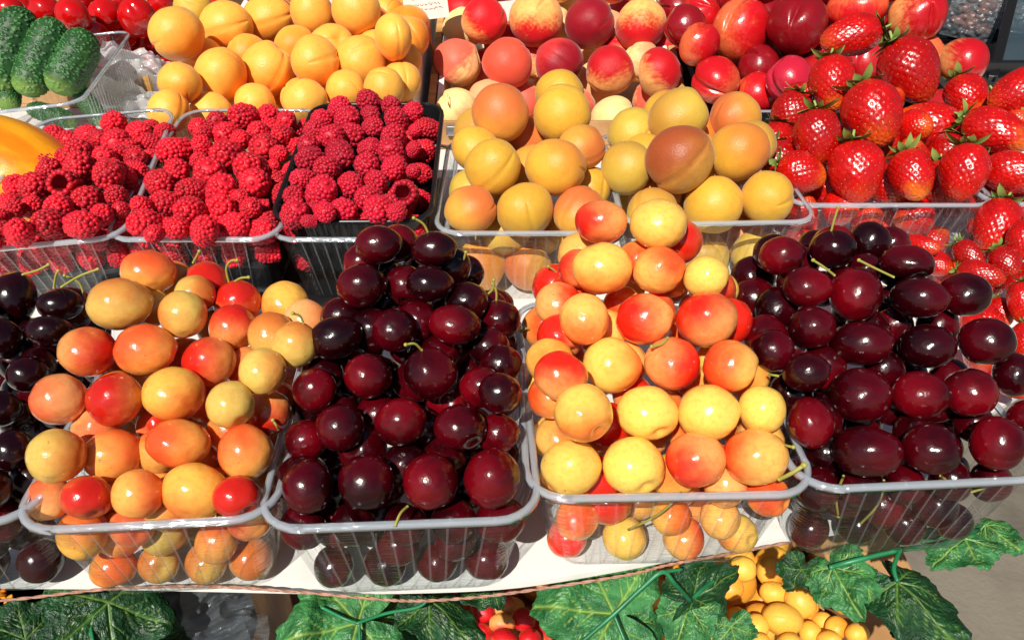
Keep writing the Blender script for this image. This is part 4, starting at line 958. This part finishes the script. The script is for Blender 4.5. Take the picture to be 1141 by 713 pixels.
for i in range(4): beam(bm, pa[i], pa[(i+1) % 4], .012, .008)
link('case_frame', mesh_of(bm, False), M['black'], e)
bm = bmesh.new(); bm.faces.new([bm.verts.new(p+Vector((0, .003, -.002))) for p in pa]); link('pane', mesh_of(bm, False), M['glass'], e)
bm = bmesh.new()
for i in (0, 3): beam(bm, pa[i], Vector((pa[i].x, pa[i].y+.0, -base.z)), .01, .01)
link('leg', mesh_of(bm, False), M['black'], e)
bm = bmesh.new(); box(bm, (-.04, .0, -base.z+.002), (.2, .16, -base.z+.03)); link('case_floor', mesh_of(bm, False), M['black'], e)

# ------------------------------------------------------------------ below the board: crates on a low bench
bn = empty('low_bench', Matrix.Translation((0, .55, -.78)), 'dark wooden bench under the table carrying the lower crates', 'bench')
bm = bmesh.new(); box(bm, (-.7, -.22, .46), (.235, .3, .48), bev=.003); link('bench_top', mesh_of(bm, False), M['dark_wood'], bn)
for x in (-.6, .2):
    for y in (-.17, .25):
        bm = bmesh.new(); box(bm, (x-.02, y-.02, 0), (x+.02, y+.02, .459)); link('leg', mesh_of(bm, False), M['dark_wood'], bn)
BZ = -.298
def low_crate(label, x0, x1, y0, y1, h, m):
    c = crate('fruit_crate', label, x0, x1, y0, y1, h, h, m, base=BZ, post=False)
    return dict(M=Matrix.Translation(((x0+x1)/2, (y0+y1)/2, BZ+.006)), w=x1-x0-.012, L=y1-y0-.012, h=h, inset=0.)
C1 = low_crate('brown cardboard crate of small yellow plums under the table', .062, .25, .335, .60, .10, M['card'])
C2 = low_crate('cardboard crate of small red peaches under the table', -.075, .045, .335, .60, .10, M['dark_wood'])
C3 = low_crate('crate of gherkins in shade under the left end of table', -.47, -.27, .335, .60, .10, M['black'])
bm = bmesh.new(); box(bm, (.256, .325, BZ), (.322, .52, BZ+.125), bev=.0015); box(bm, (.287, .3235, BZ+.0005), (.291, .3248, BZ+.124))
tag(link('cardboard_box', mesh_of(bm, False), M['card']), 'closed brown cardboard box beside the yellow plums, by the bare ground', 'box')
pl1 = Plane(.34, -.175, .35)
LY = [(872,690,23,18,'l','K',.2),(863,661,17,13,'l','K',.2),(892,671,16,19,'l','K',.2),(859,637,15,18,'l','R',.3),(828,634,15,15,'l','K',.2),(884,635,14,16,'l','F',.3),(903,704,13,12,'l','K',.2),(917,694,13,12,'l','K',.2),(843,698,14,15,'l','K',.2),(932,699,13,13,'l','R',.4),(924,714,14,12,'l','K',.2),(722,668,18,15,'l','K',.2),(713,647,12,11,'l','K',.2),(738,657,13,12,'l','F',.3),(755,640,14,13,'l','F',.3),(800,632,14,13,'l','F',.3),(778,645,14,14,'l','K',.2),(730,695,17,15,'l','K',.2),(820,690,15,14,'l','K',.2),(700,685,15,14,'l','K',.2),(815,655,14,13,'l','F',.2),(760,665,14,13,'l','F',.2),(905,650,14,13,'l','F',.3),(940,672,14,13,'l','F',.3),(955,705,14,12,'l','K',.2),(845,716,14,12,'l','K',.2),(880,716,14,12,'l','K',.2),(790,700,15,14,'l','K',.2),(750,712,15,14,'l','K',.2),(925,640,14,13,'l','F',.3)]
pile('plum', 'yellow_plum', 'plum', 'of low plum crate', 'yellow plums under the table', LY, pl1, None, None, 51, spin=True)
fill('plum', 'yellow_plum', 'plum', 'of low plum crate', 'yellow plums under the table', C1, pl1, .0150, 'lll', 51, drop=.9)
LQ = [(475,690,17,15,'K','R',.5),(485,711,18,14,'K','T',.6),(560,675,14,14,'K','T',.4),(559,694,14,12,'K','B',.3),(562,713,16,12,'K','T',.6),(583,690,12,14,'K','F',.5),(556,659,12,9,'K','F',.5),(535,705,13,12,'K','F',.5),(515,712,14,12,'Y','K',.2),(455,708,13,13,'K','F',.5),(590,712,13,13,'K','F',.5),(540,682,12,12,'K','F',.6)]
pile('plum', 'small_peach', 'peach', 'of low peach crate', 'small peaches under the table', LQ, Plane(.34, -.175, .35), 'small peach', None, 52, spin=True)
fill('plum', 'small_peach', 'peach', 'of low peach crate', 'small peaches under the table', C2, Plane(.34, -.175, .35), .0125, 'KKi', 52, noun='small peach')
for i, (a, lb) in enumerate((((41, 681, 27, 10, 158, .52), 'gherkin lying slanted behind the left leaves'), ((78, 667, 18, 9, 150, .54), 'gherkin partly hidden by the large dark leaf'), ((17, 698, 18, 8, 105, .5), 'upright gherkin at the lower left edge'), ((55, 702, 22, 9, 170, .55), 'gherkin lowest behind the left leaves'))):
    cucumber(*a[:5], a[5], lb, i, tilt=.1)
for i, (px, py, lb) in enumerate(((6, 681, 'withered orange flower beside the slanted gherkin'), (5, 697, 'small withered flower lowest at the left edge'), (4, 664, 'orange flower just under the board edge'), (64, 677, 'tiny pale flower on the tip of gherkin'))):
    bm = bmesh.new(); rng = random.Random(i); c = at_d(px, py, .5); rr = (.0032, .0026, .004, .0018)[i]
    for k in range(7):
        g = bmesh.ops.create_icosphere(bm, subdivisions=2, radius=1, matrix=Matrix.Translation((rng.gauss(0, rr*.6), rng.gauss(0, rr*.6), rng.gauss(0, rr*.6))) @ rquat(rng).to_matrix().to_4x4() @ Matrix.Diagonal((rr*.9, rr*.45, rr*.3, 1)))
    o = link('flower', mesh_of(bm), M['flower']); o.location = c; tag(o, lb, 'flower', 'withered gherkin flowers')
# black bin, plastic film, wooden post between the crates
bm = bmesh.new(); p = at_d(204, 690, .56); bmesh.ops.create_cone(bm, segments=40, radius1=.022, radius2=.027, depth=.15, cap_ends=True, matrix=Matrix.Translation((0, 0, .075)))
bmesh.ops.create_cone(bm, segments=40, radius1=.0285, radius2=.0285, depth=.006, cap_ends=True, matrix=Matrix.Translation((0, 0, .152)))
o = link('black_pot', mesh_of(bm), M['black']); o.location = (p.x, p.y+.03, BZ); tag(o, 'black plastic pot in shade under the table', 'pot')
crumple('plastic_wrap', 'creased clear plastic wrap hanging under the board beside dark pot', 'plastic wrap', at_d(250, 690, .50), basis(250, 690, R_(8)) @ Matrix.Rotation(R_(-8), 3, 'X'), .026, .028, .012, M['film'], 5, fr=6.)
bm = bmesh.new(); p = at_d(311, 680, .52); box(bm, (p.x-.013, p.y-.006, BZ), (p.x+.012, p.y+.012, -.006), bev=.0012)
tag(link('wooden_post', mesh_of(bm, False), M['dark_wood']), 'dark brown wooden post under the front of the board', 'post')

# ------------------------------------------------------------------ garland of plastic leaves and the twine
def leaf_mesh(seed, lobes=((0, .5), (58, .34), (-58, .34), (118, .2), (-118, .2)), base=.55, cup=.16, fold=.0, wavy=.17, sharp=26):
    rng = random.Random(seed); NR, NA = 26, 132; bm = bmesh.new(); lay = bm.verts.layers.float.new('vein')
    def rad(a):
        r = base
        for la, h in lobes:
            dd = (math.degrees(a)-la+180) % 360-180; r += h*math.exp(-(dd/sharp)**2)
        dd = abs((math.degrees(a)) % 360-180); r *= 1-.75*math.exp(-(dd/16)**2)
        return r*(1+.025*math.sin(a*23)+.02*math.sin(a*41+seed))
    veins = []
    for la, h in lobes:
        u = Vector((math.cos(R_(la)), math.sin(R_(la)))); ln = (base+h)*.96; veins.append((Vector((0, 0)), u, ln, .02))
        for s in (.25, .42, .58, .72):
            for sg in (-1, 1):
                v = Vector((math.cos(R_(la+sg*42)), math.sin(R_(la+sg*42)))); veins.append((u*ln*s, v, ln*(.42-.3*s), .009))
    def vein(p):
        m = 0
        for o, u, ln, w in veins:
            q = p-o; al = q.dot(u)
            if 0 <= al <= ln:
                wd = w*(1-.6*al/ln); pe = abs(q.x*u.y-q.y*u.x); m = max(m, math.exp(-(pe/wd)**2))
        return m
    rings = []; sd = Vector((seed*1.7, seed, 2))
    for i in range(1, NR+1):
        t = i/NR; rg = []
        for j in range(NA):
            a = 2*math.pi*j/NA; r = rad(a)*t; p = Vector((r*math.cos(a), r*math.sin(a)))
            z = -cup*r*r+wavy*noise.noise(Vector((p.x*2.2, p.y*2.2, seed)))*r*2+.03*math.sin(a*11)*t*t*r - fold*abs(p.y)
            vv = vein(p); v = bm.verts.new((p.x, p.y, z-.012*vv)); v[lay] = vv; rg.append(v)
        rings.append(rg)
    c = bm.verts.new((0, 0, 0)); c[lay] = 1
    for j in range(NA): bm.faces.new((c, rings[0][j], rings[0][(j+1) % NA]))
    for a, b in zip(rings, rings[1:]):
        for j in range(NA): bm.faces.new((a[j], b[j], b[(j+1) % NA], a[(j+1) % NA]))
    ex = bmesh.ops.extrude_face_region(bm, geom=list(bm.faces)); bmesh.ops.translate(bm, verts=[v for v in ex['geom'] if isinstance(v, bmesh.types.BMVert)], vec=(0, 0, -.012))
    bmesh.ops.recalc_face_normals(bm, faces=bm.faces)
    return mesh_of(bm)
gl = empty('leaf_garland', Matrix.Translation((0, .25, -.02)), 'green plastic leaf garland hanging along the front edge of board', 'garland')
GI = Matrix.Translation((0, -.25, .02))
LV = [leaf_mesh(1), leaf_mesh(2, lobes=((0, .6), (50, .3), (-50, .3), (105, .2), (-105, .2)), cup=.2), leaf_mesh(3, lobes=((0, .7), (45, .22), (-45, .22), (100, .12), (-100, .12)), base=.45, fold=.35), leaf_mesh(4, lobes=((0, .42), (62, .4), (-62, .4), (120, .25), (-120, .25)), base=.6, cup=.1, wavy=.2)]
# hub in the picture, depth, size in pixels, tip direction, tilt about picture x and y, kind, colour
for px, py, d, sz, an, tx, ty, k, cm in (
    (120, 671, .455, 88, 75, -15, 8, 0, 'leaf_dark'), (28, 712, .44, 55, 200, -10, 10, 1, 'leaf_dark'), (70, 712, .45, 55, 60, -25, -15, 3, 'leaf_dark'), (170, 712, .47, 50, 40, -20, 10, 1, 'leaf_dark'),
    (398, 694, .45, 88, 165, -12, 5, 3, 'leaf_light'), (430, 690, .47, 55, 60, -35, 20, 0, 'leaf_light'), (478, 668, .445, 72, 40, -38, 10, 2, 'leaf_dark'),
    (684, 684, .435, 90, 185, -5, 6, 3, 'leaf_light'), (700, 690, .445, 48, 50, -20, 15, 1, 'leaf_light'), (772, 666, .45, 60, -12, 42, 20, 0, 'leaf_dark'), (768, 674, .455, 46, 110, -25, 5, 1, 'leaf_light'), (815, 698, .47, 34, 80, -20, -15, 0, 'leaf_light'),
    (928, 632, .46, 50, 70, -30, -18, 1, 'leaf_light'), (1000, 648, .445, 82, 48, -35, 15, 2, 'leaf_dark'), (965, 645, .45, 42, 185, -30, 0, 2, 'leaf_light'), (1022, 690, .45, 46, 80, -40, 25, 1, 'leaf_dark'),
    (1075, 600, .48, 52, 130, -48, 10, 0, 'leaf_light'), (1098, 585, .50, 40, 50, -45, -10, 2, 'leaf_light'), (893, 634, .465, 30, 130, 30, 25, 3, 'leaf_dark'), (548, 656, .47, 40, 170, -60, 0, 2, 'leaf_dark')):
    B = basis(px, py) @ Matrix.Rotation(R_(tx), 3, 'X') @ Matrix.Rotation(R_(ty), 3, 'Y') @ Matrix.Rotation(R_(-an), 3, 'Z')
    s = sz*d/F
    o = link('leaf', LV[k].copy(), None, gl); o.data.materials.append(M[cm])
    M4 = (B @ Matrix.Diagonal((s, s, s))).to_4x4(); M4.translation = at_d(px, py, d); o.matrix_basis = GI @ M4
def gstem(path, r=.0009):
    bm = bmesh.new(); tube(bm, smooth_path([at_d(*p) for p in path], 6), r, 8); bm.transform(GI); link('stem', mesh_of(bm), M['vine'], gl)
gstem([(98, 662, .46), (100, 690, .45), (104, 716, .44)]); gstem([(358, 676, .45), (382, 688, .445), (398, 694, .445)]); gstem([(398, 694, .445), (430, 683, .435), (466, 676, .43), (480, 664, .43)])
gstem([(400, 694, .445), (401, 716, .44)]); gstem([(640, 722, .42), (684, 684, .425), (715, 655, .425), (738, 637, .425), (752, 650, .43), (770, 670, .44)], .0012)
gstem([(684, 684, .425), (697, 716, .42)]); gstem([(738, 637, .425), (760, 634, .43)]); gstem([(770, 668, .44), (790, 650, .45), (800, 646, .455)], .0012)
gstem([(1003, 612, .45), (996, 632, .44), (1000, 648, .435)], .0012); gstem([(925, 632, .455), (950, 625, .45), (1003, 612, .45)], .0015); gstem([(1003, 612, .45), (1050, 606, .47), (1090, 590, .49)], .0015)
bm = bmesh.new()
tw = smooth_path([at_d(*p) for p in ((-60, 672, .412), (20, 667, .412), (120, 656, .412), (230, 653, .412), (330, 659, .410), (420, 667, .407), (470, 669, .406), (540, 664, .408), (620, 653, .412), (700, 640, .418), (745, 629, .424), (800, 619, .43), (880, 604, .44))], 14)
for ph in (0, math.pi):
    pts = [p+Vector((0, math.cos(i*1.1+ph), math.sin(i*1.1+ph)))*.0004 for i, p in enumerate(tw)]
    tube(bm, pts, .00055, 6)
tag(link('twine', mesh_of(bm), M['twine']), 'thin pinkish twine stretched along the front edge of the board', 'twine')

drop_fills()
